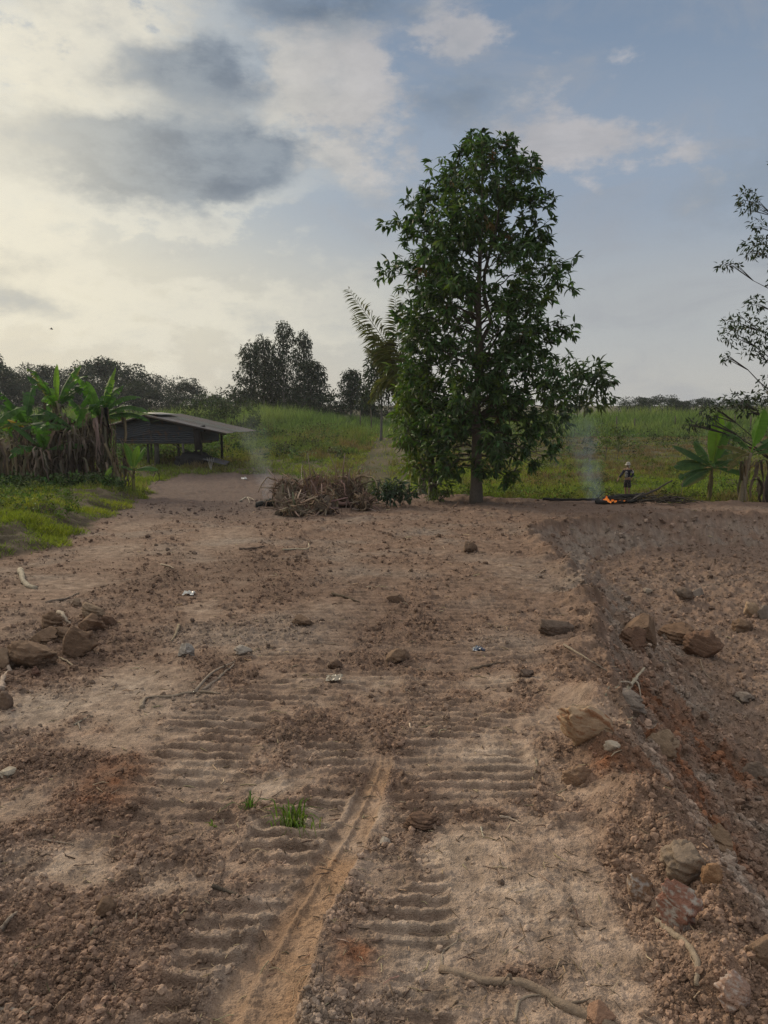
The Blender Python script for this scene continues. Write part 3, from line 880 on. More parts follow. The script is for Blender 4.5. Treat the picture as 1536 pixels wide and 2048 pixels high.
# ------------------------------------------------------------------ middle distance trees
def gum(px, top, D, wid, seed, label, base_py=None, dens=1.0, grp=None, name='gum_tree', first=0.32, tr=0.16):
    x = at(px, 800, D)[0]
    z = gz(x, D)
    H = EYE + (810 - top) / FPX * D - z
    rg = np.random.default_rng(seed)
    w = 1.3 * wid * D / FPX
    cl = []
    n = 14
    for k in range(n):
        t = first + (1 - first) * (k + 0.3) / n
        r = w * (0.55 + 0.6 * math.sin(min(1, (1 - t) * 1.5) * math.pi * 0.55)) * rg.uniform(0.6, 1.0)
        a = rg.uniform(0, 6.28); off = w * 0.55 * rg.uniform(0.3, 1) * (1.15 - t)
        cl.append((math.cos(a) * off * 1.5, math.sin(a) * off, H * min(t, .93), r * 0.85, H * 0.085 * rg.uniform(0.8, 1.3), int(150 * dens)))
    return leafy(name, label, (x, D, z), (H * 0.95, tr, (0, 0)), cl, (0.40, 0.13), (0.030, 0.042, 0.026), seed, grp, droop=-0.8, tcol=(0.12, 0.11, 0.10))
g_ = 'gum trees of the clump in the middle distance'
gum(503, 690, 95, 26, 41, 'leftmost gum tree of the clump behind the grass, lower and rounder', grp=g_)
gum(528, 676, 98, 24, 42, 'gum tree second from the left in the clump behind the grass', grp=g_)
gum(568, 650, 95, 30, 43, 'tallest gum tree in the middle of the clump behind the grass', grp=g_, dens=1.2)
gum(608, 668, 97, 22, 44, 'slim gum tree with a narrow top on the right of the clump', grp=g_)
gum(622, 722, 92, 34, 45, 'bushy lower tree at the right end of the gum clump', grp=g_, dens=1.3, first=0.15)
gum(545, 715, 100, 34, 46, 'darker low gum tree behind the tallest one', grp=g_, dens=1.2)
gum(703, 742, 90, 26, 47, 'small round-headed tree alone between the gum clump and the palm', first=0.35)
gum(762, 690, 62, 38, 48, 'thin tall tree with a bare pale trunk beside the field track', dens=0.7, first=0.42, tr=0.11)
gum(738, 786, 95, 14, 49, 'small dark bush-like tree right of the round-headed tree', first=0.1)

def dense_proto(seed, w, h, name, col, leaf=(0.50, 0.26), n=2600, lab='', grp=None, loc=(0, 0, 0)):
    rg = np.random.default_rng(seed)
    cl = []
    K = 13
    for k in range(K):
        a = rg.uniform(0, 6.28); t = rg.uniform(0.25, 0.95); rr = w * 0.5 * math.sqrt(max(0.05, 1 - ((t - 0.5) / 0.55) ** 2)) * rg.uniform(0.35, 1.0)
        cl.append((math.cos(a) * rr, math.sin(a) * rr, h * t, w * rg.uniform(0.17, 0.30), h * rg.uniform(0.09, 0.17), n // K))
    return leafy(name, lab, loc, (h * 0.8, 0.2, (0, 0)), cl, leaf, col, seed, grp, vert=OVAL_V, fac=OVAL_F, droop=-0.1)

def row(protos, spots, zoff=-0.2, up=1.0):
    used = set()
    for i, (px, top, D, k, sx) in enumerate(spots):
        x = at(px, 800, D)[0]; z = gz(x, D) + zoff
        H = EYE + (810 - top) / FPX * D - z
        p, h0 = protos[k]
        o = p if k not in used else copy_thing(p)
        used.add(k)
        o.location = (x, D, z)
        s = H / h0 * 0.92 * up
        o.scale = (s * sx, s * sx, s)
        o.rotation_euler = (0, 0, RNG.uniform(0, 6.28))
gl = 'trees of the dark treeline at the left'; ll = 'dark dense tree merged into the wooded skyline behind the banana plants'
pr = [(dense_proto(60 + k, 9, 11, 'forest_tree', (0.034, 0.044, 0.034), lab=ll, grp=gl), 11) for k in range(4)]
rg_ = np.random.default_rng(77)
sk = np.array([(-140, 690), (-60, 690), (0, 700), (40, 712), (80, 712), (120, 716), (160, 714), (200, 706), (240, 708), (280, 728), (320, 738), (350, 748), (380, 744), (412, 772), (440, 784)], float)
L_ = []
for px in np.arange(-130, 425, 23):
    top = np.interp(px, sk[:, 0], sk[:, 1]) + rg_.uniform(-7, 9)
    L_.append((px + rg_.uniform(-6, 6), top, rg_.uniform(120, 150), int(rg_.integers(0, 4)), rg_.uniform(0.8, 1.15)))
for px in np.arange(-120, 440, 40):
    top = np.interp(px, sk[:, 0], sk[:, 1]) + rg_.uniform(22, 40)
    L_.append((px, top, rg_.uniform(108, 118), int(rg_.integers(0, 4)), rg_.uniform(1.1, 1.5)))
row(pr, L_, -0.2, 0.90)
gl = 'low trees below the gum clump'; ll = 'low dark tree in the hedge-like band under the gum clump'
pr = [(dense_proto(70 + k, 6, 5, 'low_tree', (0.024, 0.036, 0.022), n=1000, lab=ll, grp=gl, leaf=(0.42, 0.2)), 5) for k in range(3)]
row(pr, [(px + rg_.uniform(-8, 8), t + rg_.uniform(-5, 6), rg_.uniform(100, 112), k % 3, 1.0) for k, (px, t) in enumerate([(440, 778), (465, 770), (492, 768), (520, 765), (548, 768), (575, 762), (600, 765), (632, 760), (655, 778), (675, 792), (720, 795), (745, 800), (780, 800)])])
gl = 'round trees on the right horizon'
pr = [(dense_proto(80 + k, 9, 9, 'distant_tree', (0.026, 0.038, 0.026), lab='dark round tree among the row on the horizon right of the tall tree', grp=gl), 9) for k in range(3)]
row(pr, [(1266, 797, 140, 0, 1.3), (1285, 799, 148, 1, 1.1), (1305, 794, 144, 2, 1.3), (1330, 794, 136, 0, 1.3), (1350, 800, 148, 1, 1.1), (1362, 801, 140, 2, 1.0), (1378, 805, 148, 1, 1.0), (1410, 796, 136, 2, 1.3), (1425, 800, 148, 0, 1.0), (1450, 802, 148, 1, 1.1), (1475, 801, 144, 0, 1.2), (1500, 800, 144, 2, 1.2), (1530, 800, 144, 1, 1.2)], -0.4, 1.14)
# bushy scrub between hut and gum clump
for k, (px, top, D, lab) in enumerate([(420, 778, 72, 'pale green twiggy bush behind the hut roof'), (450, 790, 70, 'loose grey green bush right of the bush behind the hut'), (390, 792, 66, 'low bush just over the ridge of the hut roof'), (485, 800, 68, 'low rounded bush at the left foot of the gum clump')]):
    x = at(px, 800, D)[0]; z = gz(x, D); H = EYE + (810 - top) / FPX * D - z
    rg = np.random.default_rng(90 + k)
    leafy('bush', lab, (x, D, z), (H * 0.7, 0.05, (0.1, 0)), [(rg.uniform(-1, 1), rg.uniform(-.6, .6), H * rg.uniform(0.25, 0.9), 0.6, 0.4, 70) for _ in range(10)], (0.26, 0.11), (0.055, 0.075, 0.040), 90 + k, vert=OVAL_V, fac=OVAL_F, cat='bush')
for k, (px, top, D, w, lab, tint) in enumerate([(1215, 845, 45, 1.0, 'small bright yellow green sapling in the field above the smoke', (0.11, 0.15, 0.03)), (1240, 850, 47, 0.7, 'thin leafy sapling right of the bright sapling', (0.09, 0.12, 0.03)), (1450, 850, 40, 1.2, 'straggly green bush under the right edge tree', (0.07, 0.10, 0.03))]):
    x = at(px, 800, D)[0]; z = gz(x, D); H = EYE + (810 - top) / FPX * D - z
    rg = np.random.default_rng(95 + k)
    leafy('sapling', lab, (x, D, z), (H * 0.8, 0.025, (0.1, 0)), [(rg.uniform(-.5, .5) * w, rg.uniform(-.4, .4), H * rg.uniform(0.35, 0.95), 0.28 * w, 0.22, 22) for _ in range(8)], (0.2, 0.09), tint, 95 + k, vert=OVAL_V, fac=OVAL_F, cat='sapling', mat=M_LEAF)
# ------------------------------------------------------------------ banana plants
def banana_leaf(org, az, elev, length, width, arch, rg, col, torn=0.35, fold=0.22, petiole=0.14, roll=None, dry_edge=False):
    roll = rg.uniform(0.15, 0.75) if roll is None else roll
    mb = MB()
    n = 30
    s = np.linspace(0, 1, n + 1)
    e = elev - arch * s ** 1.4
    step = length / n
    hx = np.cumsum(np.concatenate([[0], np.cos(e[:-1]) * step])); hz = np.cumsum(np.concatenate([[0], np.sin(e[:-1]) * step]))
    sway = 0.06 * length * np.sin(s * 2.2) * rg.uniform(-1, 1)
    P = np.stack([math.cos(az) * hx - math.sin(az) * sway, math.sin(az) * hx + math.cos(az) * sway, hz], 1) + org
    T = unit(np.gradient(P, axis=0))
    side0 = np.array([-math.sin(az), math.cos(az), 0])
    nrm = unit(np.cross(T, side0)); nrm *= np.sign(nrm[:, 2:3] + 1e-6)
    v, f = tube(P, np.linspace(0.024, 0.006, n + 1) * (0.5 + width), 5); mb.add(v, f, np.array(col) * [1.5, 1.35, 1.0] + 0.02)
    for sd in (-1, 1):
        S = np.cross(T, nrm); S = S * np.sign((S * side0).sum(1, keepdims=True)) * sd
        droop = fold + rg.uniform(-.1, .1); cut = False
        for i in range(int(n * petiole), n):
            if rg.random() < torn:
                droop = fold + rg.uniform(-0.25, 0.75) * (1.0 if torn > 0.15 else 0.4); cut = True
            t0 = (s[i] - petiole) / (1 - petiole); t1 = (s[i + 1] - petiole) / (1 - petiole)
            w0 = width * 0.5 * max(0.02, math.sin(math.pi * min(1, max(0.0, t0) * 0.93 + 0.07)) ** 0.55); w1 = width * 0.5 * max(0.02, math.sin(math.pi * min(1, max(0.0, t1) * 0.93 + 0.07)) ** 0.55)
            q = []
            tw = roll * (1 if S[i][1] < 0 else -1) * min(1, s[i] * 3)
            for ii, w, sh in ((i, w0, 0.0), (i + 1, w1, -0.12 * step if cut else 0.0)):
                for fr in (0, 0.5, 1.0):
                    a = droop * (0.6 + 0.6 * fr) + tw
                    q.append(P[ii] + T[ii] * (sh * fr + 0.18 * w * fr) + S[ii] * w * fr * math.cos(a) - nrm[ii] * w * fr * math.sin(a))
            c = np.array(col) * (1 + rg.normal(0, 0.05))
            cc = np.tile(c, (6, 1))
            if dry_edge: cc[[2, 5]] = np.array([0.16, 0.12, 0.05])
            mb.add(q, [np.array([[0, 1, 4, 3], [1, 2, 5, 4]])], cc)
    return mb

def banana(name, label, loc, h, r, lean, leaves, dry, seed, group=None, stem_col=(0.13, 0.11, 0.06), dry_len=1.4):
    """leaves: (azimuth deg, start elevation deg, length, width, arch rad, torn, colour)"""
    rg = np.random.default_rng(seed)
    root = thing(name, label, 'banana plant', loc, 0, group)
    tb = MB()
    z = np.linspace(-0.12, h, 10); t = np.clip(z / h, 0, 1)
    P = np.stack([lean[0] * t ** 1.3, lean[1] * t ** 1.3, z], 1)
    v, f = tube(P, r * (1.15 - 0.55 * t), 10, 0.05, seed)
    mb_c = np.array(stem_col)
    tb.add(v, f, mb_c)
    for k in range(int(4 + h * 3)):   # old sheaths clinging to the stem
        a = rg.uniform(0, 6.28); z0 = rg.uniform(0.05, 0.8) * h; p = P[0] * 0 + [np.interp(z0, z, P[:, 0]), np.interp(z0, z, P[:, 1]), z0]
        rr = r * (1.18 - 0.5 * z0 / h)
        d = np.array([math.cos(a), math.sin(a), 0])
        path = [p + d * rr * 0.95, p + d * rr * 1.05 + [0, 0, 0.15 * h], p + d * rr * 1.0 + [0, 0, 0.33 * h]]
        v, f = tube(path, [r * .22, r * .26, r * .08], 5, 0.2, k); tb.add(v, f, vary((0.15, 0.11, 0.065), 1, rg, .25, .05)[0])
    tb.build('stem', M_WOOD, root)
    top = P[-1]
    for (az, el, ln, wd, ar, torn, col) in leaves:
        o = top + np.array([math.cos(R(az)), math.sin(R(az)), 0]) * r * 0.25 - [0, 0, rg.uniform(0.0, 0.12)]
        lf = banana_leaf(o, R(az), R(el), ln, wd, ar, rg, col, torn, dry_edge=rg.random() < 0.15)
        lf.build('leaf', M_BANANA, root, smooth=True)
    if dry:
        db = MB()
        for k in range(dry):   # dead leaves hanging down round the stem
            a = rg.uniform(0, 6.28); z0 = h * rg.uniform(0.35, 1.06); ln = dry_len * rg.uniform(0.35, 1.15)
            d = np.array([math.cos(a), math.sin(a), 0]); p0 = np.array([np.interp(z0, z, P[:, 0]), np.interp(z0, z, P[:, 1]), z0])
            out = rg.uniform(0.12, 0.75)
            path = smooth_path([p0, p0 + d * out + [0, 0, 0.12 * ln], p0 + d * (out * 1.25) + [0, 0, -0.35 * ln], p0 + d * out * 1.1 + [0, 0, -0.95 * ln]], 12)
            path[:, 2] = np.maximum(path[:, 2], 0.02)
            side = np.cross(d, [0, 0, 1.0])
            for q in range(rg.integers(2, 6)):   # tattered ribbons
                sh = rg.uniform(-0.22, 0.22); wv = np.cumsum(rg.normal(0, 0.035, (12, 3)), 0); i0 = rg.integers(0, 5)
                c0 = path + side * sh * np.linspace(0.2, 1, 12)[:, None] + wv
                c0 = c0[i0:]
                m = len(c0); w = np.linspace(0.05, 0.02, m) * rg.uniform(0.6, 1.6)
                tw = rg.uniform(0, 3.14) + np.cumsum(rg.normal(0, 0.3, m))
                sv = side[None] * np.cos(tw)[:, None] + d[None] * np.sin(tw)[:, None]
                vv = np.stack([c0 - sv * w[:, None], c0 + sv * w[:, None]], 1).reshape(-1, 3)
                i = np.arange(m - 1) * 2
                db.add(vv, [np.stack([i, i + 1, i + 3, i + 2], 1)], vary((0.15, 0.122, 0.092), 1, rg, 0.45, 0.06)[0])
        db.build('dead_leaves', M_DRY, root)
    return root

GB = (0.10, 0.19, 0.035); GD = (0.045, 0.095, 0.035); GM = (0.065, 0.13, 0.04); GY = (0.16, 0.25, 0.035); YEL = (0.42, 0.27, 0.03)
def rleaves(rg, n, ln, el=(25, 75), torn=0.35, cols=(GM, GD, GM, GB), wd=0.27, arch=(0.9, 1.9)):
    a0 = rg.uniform(0, 360)
    return [(a0 + k * 137.5 + rg.uniform(-20, 20), rg.uniform(*el), ln * rg.uniform(0.75, 1.1), wd * ln * rg.uniform(0.85, 1.1), rg.uniform(*arch), torn, cols[int(rg.integers(0, len(cols)))]) for k in range(n)]

def left_banana(px, base_py, top_py, D, label, seed, lean=(0, 0), n=7, ln=2.0, r=0.13, special=(), dry=26, el=(25, 75), stem=0.62, group='banana plants of the clump at the left'):
    x = at(px, base_py, D)[0]; z = gz(x, D)
    H = EYE + (810 - top_py) / FPX * D - z
    rg = np.random.default_rng(seed)
    return banana('banana_plant', label, (x, D, z - 0.02), H * stem, r, lean, list(special) + rleaves(rg, n + 1, ln * 1.05, (el[0] + 12, el[1] + 8), .5, arch=(.5, 1.5)), int(dry * .85), seed, group)
left_banana(8, 985, 790, 28.0, 'banana plant at the far left edge with yellowing leaf tips and a leaning brown stem', 201, (-0.3, 0), 4, 1.5, 0.11, [(15, 40, 1.5, 0.34, 1.2, 0.4, (0.10, 0.14, 0.03)), (60, 70, 1.3, .3, 1.5, .5, GM)], 14)
left_banana(62, 955, 770, 31.0, 'banana plant with one yellow leaf held out to the left', 202, (-0.1, 0.1), 6, 1.8, 0.13, [(172, 28, 1.6, 0.36, 0.75, 0.4, YEL), (168, 12, 1.9, 0.38, 0.7, 0.5, (0.30, 0.22, 0.03)), (200, 72, 1.5, .4, .5, .2, GM)], 34)
left_banana(118, 950, 712, 30.5, 'tallest banana plant of the left clump with a narrow leaf standing straight up', 203, (0.05, 0.0), 6, 1.9, 0.14, [(60, 87, 1.75, 0.30, 0.10, 0.10, GY), (150, 66, 1.5, .38, .8, .3, GB), (20, 58, 1.7, .42, 1.0, .3, GM)], 40, stem=0.62)
left_banana(150, 965, 800, 29.5, 'banana stem wrapped in a skirt of hanging grey brown dead leaves', 204, (0.05, 0), 5, 1.7, 0.15, [(200, 20, 1.9, 0.40, 0.9, 0.15, GD)], 60, (10, 60), 0.68)
left_banana(210, 955, 735, 30.0, 'banana plant on the right of the clump with broad bright upright leaves', 205, (-0.10, 0), 5, 1.9, 0.15, [(20, 80, 2.1, 0.52, 0.35, 0.06, GY), (140, 72, 1.6, 0.44, 0.35, 0.08, GB), (-10, 60, 2.1, 0.42, 1.5, 0.3, GM), (-5, 42, 2.1, 0.42, 1.5, 0.35, GM), (5, 25, 2.0, .4, 1.2, .4, GD)], 46, stem=0.60)
left_banana(90, 960, 850, 29.0, 'short banana plant half buried in dead leaves at the front of the clump', 206, (0.1, -0.1), 5, 1.5, 0.12, [(185, 55, 1.9, 0.40, 0.6, 0.12, GD)], 40, (5, 60), 0.66)
left_banana(35, 960, 830, 32.5, 'banana plant behind the one with the yellow leaf', 207, (0.1, 0.1), 6, 1.8, 0.13, (), 30)
left_banana(180, 958, 790, 32.5, 'banana plant at the back between the tallest one and the bright leaved one', 208, (0.0, 0.1), 7, 1.9, 0.14, (), 40)
# slanting dead stem and suckers in front
x = at(243, 950, 29)[0]
banana('banana_plant', 'leaning leafless brown banana stem between the clump and the small bright plant', (x, 29.0, gz(x, 29.0)), 1.75, 0.075, (-0.62, 0.1), [], 0, 209, None, (0.15, 0.12, 0.075))
def sucker(px, py, D, h, lv, label, seed):
    x = at(px, py, D)[0]
    return banana('banana_plant', label, (x, D, gz(x, D) - 0.02), h, 0.065, (0.02, 0), lv, 2, seed, None, (0.20, 0.19, 0.07), 0.5)
sucker(266, 950, 29.5, 0.95, [(150, 72, 1.15, 0.40, 0.3, 0.05, GB), (60, 80, 0.95, 0.30, 0.3, 0.04, GY), (25, 68, 0.95, 0.30, 0.3, 0.04, GB), (185, 28, 0.95, 0.28, 0.9, 0.06, GM), (-5, 22, 1.0, 0.27, 0.9, 0.06, GM), (265, 30, 0.6, 0.2, 0.9, 0.05, GM)], 'small fresh banana plant with a pale stem in front of the hut', 210)
sucker(207, 965, 27.5, 0.30, [(60, 70, 0.6, 0.24, 0.4, 0.03, GY), (190, 40, 0.45, 0.2, .8, .03, GB), (-20, 35, 0.4, .18, .8, .03, GB)], 'knee high banana sucker with one light leaf at the foot of the clump', 211)
# right hand pair
p = spot(1425, 1002); p.y += 0.25; p.z = gz(p.x, p.y)
banana('banana_plant', 'young banana plant with wide dark spreading leaves right of the fire', p, 1.15, 0.065, (0.03, 0),
       [(60, 80, 2.0, 0.55, 0.25, 0.05, GY), (20, 76, 1.7, 0.50, 0.35, 0.05, GB), (168, 42, 1.5, 0.62, 0.55, 0.08, GD), (178, 16, 1.3, 0.56, 0.75, 0.15, GD), (190, 2, 1.25, 0.52, 0.8, 0.25, GD), (204, -5, 1.45, 0.54, 0.75, 0.12, GD), (10, 28, 1.3, 0.44, 0.9, 0.2, GM), (-12, 5, 1.2, 0.40, 0.7, 0.15, GM), (120, 62, 1.2, 0.40, 0.5, 0.2, GM), (35, 48, 1.3, .42, .7, .25, GM), (250, 30, 1.0, .35, 1.1, .2, GM)], 0, 221)
p = spot(1488, 1004); p.y += 0.25; p.z = gz(p.x, p.y)
banana('banana_plant', 'older banana plant with a tall fibrous tan stem beside the right edge tree', p, 1.65, 0.085, (0.24, 0),
       [(-20, 83, 1.45, 0.60, 0.18, 0.04, (0.12, 0.25, 0.03)), (130, 60, 1.3, 0.34, 1.4, 0.5, GM), (165, 35, 1.1, 0.36, 0.9, 0.5, (0.13, 0.12, 0.04)), (185, 12, 1.15, 0.34, 0.9, 0.5, (0.12, 0.13, 0.04)), (10, 40, 1.5, 0.42, 1.0, 0.3, GM), (-15, 25, 1.5, .4, 1.2, .3, GM), (200, -10, 1.1, .34, 1.0, .5, (0.14, 0.12, .05))], 3, 222, stem_col=(0.20, 0.165, 0.11), dry_len=1.2)

# ------------------------------------------------------------------ tin hut on posts
def metal_mat():
    m = bpy.data.materials.new('weathered corrugated iron')
    m.use_nodes = True; t = m.node_tree; t.nodes.clear(); g = G(t)
    a = g.node('ShaderNodeAttribute', attribute_name='Col'); c = E(g, a.outputs['Color'])
    P = E(g, g.node('ShaderNodeTexCoord').outputs['Object'])
    n = g.noise(P, 2.2, 6, 0.65); n2 = g.noise(g.vm('MULTIPLY', P, (1, 1, 7)), 5, 5, 0.6)
    c = g.mix(g.ss(n, 0.5, 0.72), c, (0.13, 0.075, 0.045))
    c = g.vm('SCALE', c, scale=(n2 - 0.5) * 0.8 + 1.0)
    b = g.node('ShaderNodeBsdfPrincipled'); g.put(b.inputs['Base Color'], c)
    b.inputs['Metallic'].default_value = 0.35; b.inputs['Roughness'].default_value = 0.6
    out = g.node('ShaderNodeOutputMaterial'); t.links.new(b.outputs[0], out.inputs[0])
    return m
M_TIN = metal_mat()

def sheet(mb, o, u, v, n, nu, pitch, amp, col, thick=0.004):
    """corrugated sheet: corner o, edge u along which the waves run, edge v across the waves"""
    o, u, v, n = [np.asarray(q, float) for q in (o, u, v, n)]
    L = np.linalg.norm(v); m = max(8, int(L / pitch * 8))
    s = np.linspace(0, 1, m); a = np.sin(s * L / pitch * 2 * np.pi) * amp
    for k, sg in enumerate((0, -thick)):
        V = np.concatenate([o + v * s[:, None] + n * (a + sg)[:, None], o + u + v * s[:, None] + n * (a + sg)[:, None]])
        i = np.arange(m - 1)
        F = np.stack([i, i + 1, i + 1 + m, i + m], 1)
        mb.add(V, [F if k == 0 else F[:, ::-1]], col)

def hut():
    D = 44.0
    x0 = at(234, 920, D)[0]
    k = D / FPX
    z0 = min(gz(x0, D), gz(x0 + 4.7, D)) + 0.22
    root = thing('hut', 'low hut of dark corrugated iron on posts with a wide shallow gable roof', 'hut', (x0, D, z0), R(-9))
    gy = (920 - 922) * 0
    W = 163 * k; ridge = 70 * k; hr = 2.62; wb = 1.08; Ly = 4.2
    le = (-16 * k, 1.98); re = (236 * k, 1.62)   # eaves (x, z)
    zr = lambda x: hr + (le[1] - hr) * (ridge - x) / (ridge - le[0]) if x < ridge else hr + (re[1] - hr) * (x - ridge) / (re[0] - ridge)
    DK = (0.055, 0.062, 0.078)
    fw = MB()
    # front wall: horizontal corrugations, cut to the roof line
    xs = np.linspace(0, W, 40); zz = np.linspace(0, 1, 160)
    X, Zt = np.meshgrid(xs, zz)
    top = np.array([zr(q) for q in xs]) - 0.07
    top = np.where(xs > 2.05, np.minimum(top, 2.14), top)
    Zv = wb + (top[None] - wb) * Zt
    Y = 0.026 * np.sin(Zv / 0.12 * 2 * np.pi) + 0.03
    for s_, fl in ((0, 1), (0.005, -1)):
        V = np.stack([X, Y + s_, Zv], -1).reshape(-1, 3); n_ = len(xs)
        i = np.arange(len(zz) - 1)[:, None] * n_; j = np.arange(n_ - 1)[None]
        F = np.stack([i + j, i + j + 1, i + n_ + j + 1, i + n_ + j], -1).reshape(-1, 4)
        fw.add(V, [F[:, ::fl]], DK)
    fw.build('front_wall', M_TIN, root)
    # overlapping sheet tacked on at a slant, upper left
    sl = MB()
    sheet(sl, (0.55, -0.03, 1.30), (1.55, 0, 0.30), (0.0, 0, 0.72), (0, -1, 0), 2, 0.12, 0.024, (0.065, 0.072, 0.09))
    o = sl.build('patch_sheet', M_TIN, root); o['label'] = 'corrugated sheet nailed on at a slant'
    bw = MB()
    top2 = np.array([zr(q) for q in xs]) - 0.05; V = np.concatenate([np.stack([xs, np.full(40, Ly - .3), np.full(40, wb)], 1), np.stack([xs, np.full(40, Ly - .3), top2], 1)]); i = np.arange(39); Fq = np.stack([i, i + 1, i + 41, i + 40], 1)
    bw.add(V, [Fq], DK); bw.add(V + [0, .01, 0], [Fq[:, ::-1]], DK); bw.build('back_wall', M_TIN, root)
    sw = MB(); sheet(sw, (0.0, 0.05, wb), (0, Ly - .4, 0), (0, 0, 0.85), (-1, 0, 0), 2, 0.085, 0.016, DK); sw.build('side_wall', M_TIN, root)
    sw = MB(); sheet(sw, (W, 1.3, wb), (0, Ly - 1.7, 0), (0, 0, 0.65), (1, 0, 0), 2, 0.085, 0.016, DK); sw.build('side_wall', M_TIN, root)
    fl = MB(); v, f = box((0, 0.06, wb - 0.06), (W, Ly - .35, wb)); fl.add(v, f, (0.10, 0.085, 0.07)); fl.build('floor', M_WOOD, root)
    # roof in two slopes, several sheets with uneven ends
    rgh = np.random.default_rng(3)
    for nm, e, tone in (('roof', le, (0.10, 0.10, 0.11)), ('roof', re, (0.115, 0.105, 0.096))):
        rb = MB()
        nsh = 5
        d = np.array([e[0] - ridge, 0, e[1] - hr])
        nn = unit(np.cross(d, [0, 1, 0])); nn *= np.sign(nn[2])
        for q in range(nsh):
            y0 = -0.45 + q * (Ly + 0.7) / nsh
            ext = 1 + rgh.uniform(-0.03, 0.03)
            lift = 0.008 * (q % 2) + 0.012
            c = vary(tone, 1, rgh, 0.18, 0.04)[0]
            sheet(rb, np.array([ridge, y0, hr + 0.03]) + nn * lift, d * ext, (0, (Ly + 0.8) / nsh + 0.06, 0), nn, 2, 0.09, 0.014, c)
        rb.build('roof', M_TIN, root)
    cap = MB()
    v, f = box((ridge - 0.28, -0.2, hr + 0.075), (ridge + 0.75, 2.2, hr + 0.09), np.array(Matrix.Rotation(R(6), 3, 'Y'))); v = v - v.mean(0) + [ridge + 0.25, 1.1, hr + 0.085]
    cap.add(v, f, (0.20, 0.20, 0.19)); o = cap.build('ridge_sheet', M_TIN, root); o['label'] = 'pale flat sheet laid over the ridge'
    # barge boards and posts
    bb = MB()
    for e in (le, re):
        a = np.array([ridge, -0.42, hr - 0.03]); b = np.array([e[0], -0.42, e[1] - 0.03])
        v, f = tube([a, b], 0.045, 4); bb.add(v, f, (0.06, 0.05, 0.045))
    bb.build('rafter', M_WOOD, root)
    for q, (px, y, r, tz, col) in enumerate([(300, 0.5, 0.07, wb, (0.06, .055, .05)), (322, 0.3, 0.15, wb, (0.085, 0.08, 0.07)), (357, 1.0, 0.07, wb, (.06, .05, .045)), (365, 3.0, 0.07, wb, (.06, .05, .045)), (381, 0.1, 0.065, wb, (0.12, .11, .10)), (415, 0.3, 0.08, 1.72, (.05, .045, .04)), (415, 3.5, 0.08, 1.7, (.05, .045, .04)), (255, 0.2, 0.07, wb, (.07, .06, .05)), (258, 3.4, 0.07, wb, (.07, .06, .05))]):
        m = MB(); xx = (px - 242) * k
        v, f = tube([[xx, y, -0.75], [xx + 0.02, y, tz * .5], [xx, y, tz]], [r * 1.05, r, r * .95], 9, 0.08, q); m.add(v, f, col); m.build('post', M_WOOD, root)
    be = MB(); v, f = box((W + 0.02, 0.1, wb + 0.02), (W + 1.0, 0.22, wb + 0.16)); be.add(v, f, (0.06, 0.05, 0.045)); be.build('beam', M_WOOD, root)
    be = MB(); v, f = tube([[3.35, 0.15, wb - .08], [4.4, 0.5, wb - 0.62]], 0.04, 5); be.add(v, f, (0.07, 0.06, 0.05)); be.build('brace', M_WOOD, root)
    dr = MB(); v, f = box((W + 0.03, -0.06, 0.72), (W + 0.36, 0.1, 1.95)); v[:, 0] += 0.04 * np.sin(v[:, 2] * 3); dr.add(v, f, (0.045, 0.04, 0.038)); v, f = tube([[W + .2, 0.0, 1.9], [W + 0.62, 0.05, 1.98], [W + .66, 0.05, 1.72]], [.1, .14, .05], 6); dr.add(v, f, (.04, .036, .034)); o = dr.build('corner_cloth', M_WOOD, root); o['label'] = 'dark cloth hung at the open corner of the hut'
    # heap under the hut
    hx = at(384, 918, D)[0]
    hm = MB(); v, f = ico(4); v = v * (1 + 0.35 * n3(v * 2.0, 3))[:, None] * [1.15, 0.8, 0.75]; v[:, 2] = np.maximum(v[:, 2], -0.15); hm.add(v, [f], (0.012, 0.012, 0.013))
    o = hm.build('charcoal_heap', M_CHAR); o.location = (hx + 0.2, D - 0.2, gz(hx, D) + 0.05); tag(o, 'black heap of charcoal under the open end of the hut', 'heap')
    tm = MB()
    sheet(tm, (0, 0, 0), (1.25, 0, -0.32), (0.1, 0.9, 0.12), (0, 0, 1), 2, 0.09, 0.014, (0.09, .09, .10))
    hx = at(424, 912, D)[0]
    o = tm.build('iron_sheet', M_TIN); o.location = (hx - 0.35, D - 0.9, gz(hx, D - .9) + 0.42); tag(o, 'sheet of corrugated iron leaning against the charcoal heap', 'iron sheet')
    tw = MB(); hx = at(421, 925, D - 3)[0]
    for q in range(4):
        v, f = tube(smooth_path([[0, 0, -0.1], [0.05 * (q - 1.5), 0, 0.35], [0.13 * (q - 1.5), .05, 0.75]], 6), [0.02, 0.016, 0.007], 5); tw.add(v, f, (0.32, 0.30, 0.26))
    o = tw.build('dead_stalks', M_WOOD); o.location = (hx, D - 3, gz(hx, D - 3)); tag(o, 'pale forked dead stalks standing in front of the charcoal heap', 'dead stalks')
hut()

# ------------------------------------------------------------------ person
def skin_obj(name, verts, edges, radii, mat, parent, root_i=0, sub=2):
    me = bpy.data.meshes.new(name); me.from_pydata(verts, edges, [])
    o = bpy.data.objects.new(name, me); COL.objects.link(o); o.parent = parent
    me.materials.append(mat)
    sk = o.modifiers.new('skin', 'SKIN'); sk.use_smooth_shade = True; sk.branch_smoothing = 0.6
    for i, r in enumerate(radii):
        d = me.skin_vertices[0].data[i]; d.radius = (r if isinstance(r, tuple) else (r, r)); d.use_root = (i == root_i)
    ss_ = o.modifiers.new('sub', 'SUBSURF'); ss_.levels = sub; ss_.render_levels = sub
    return o

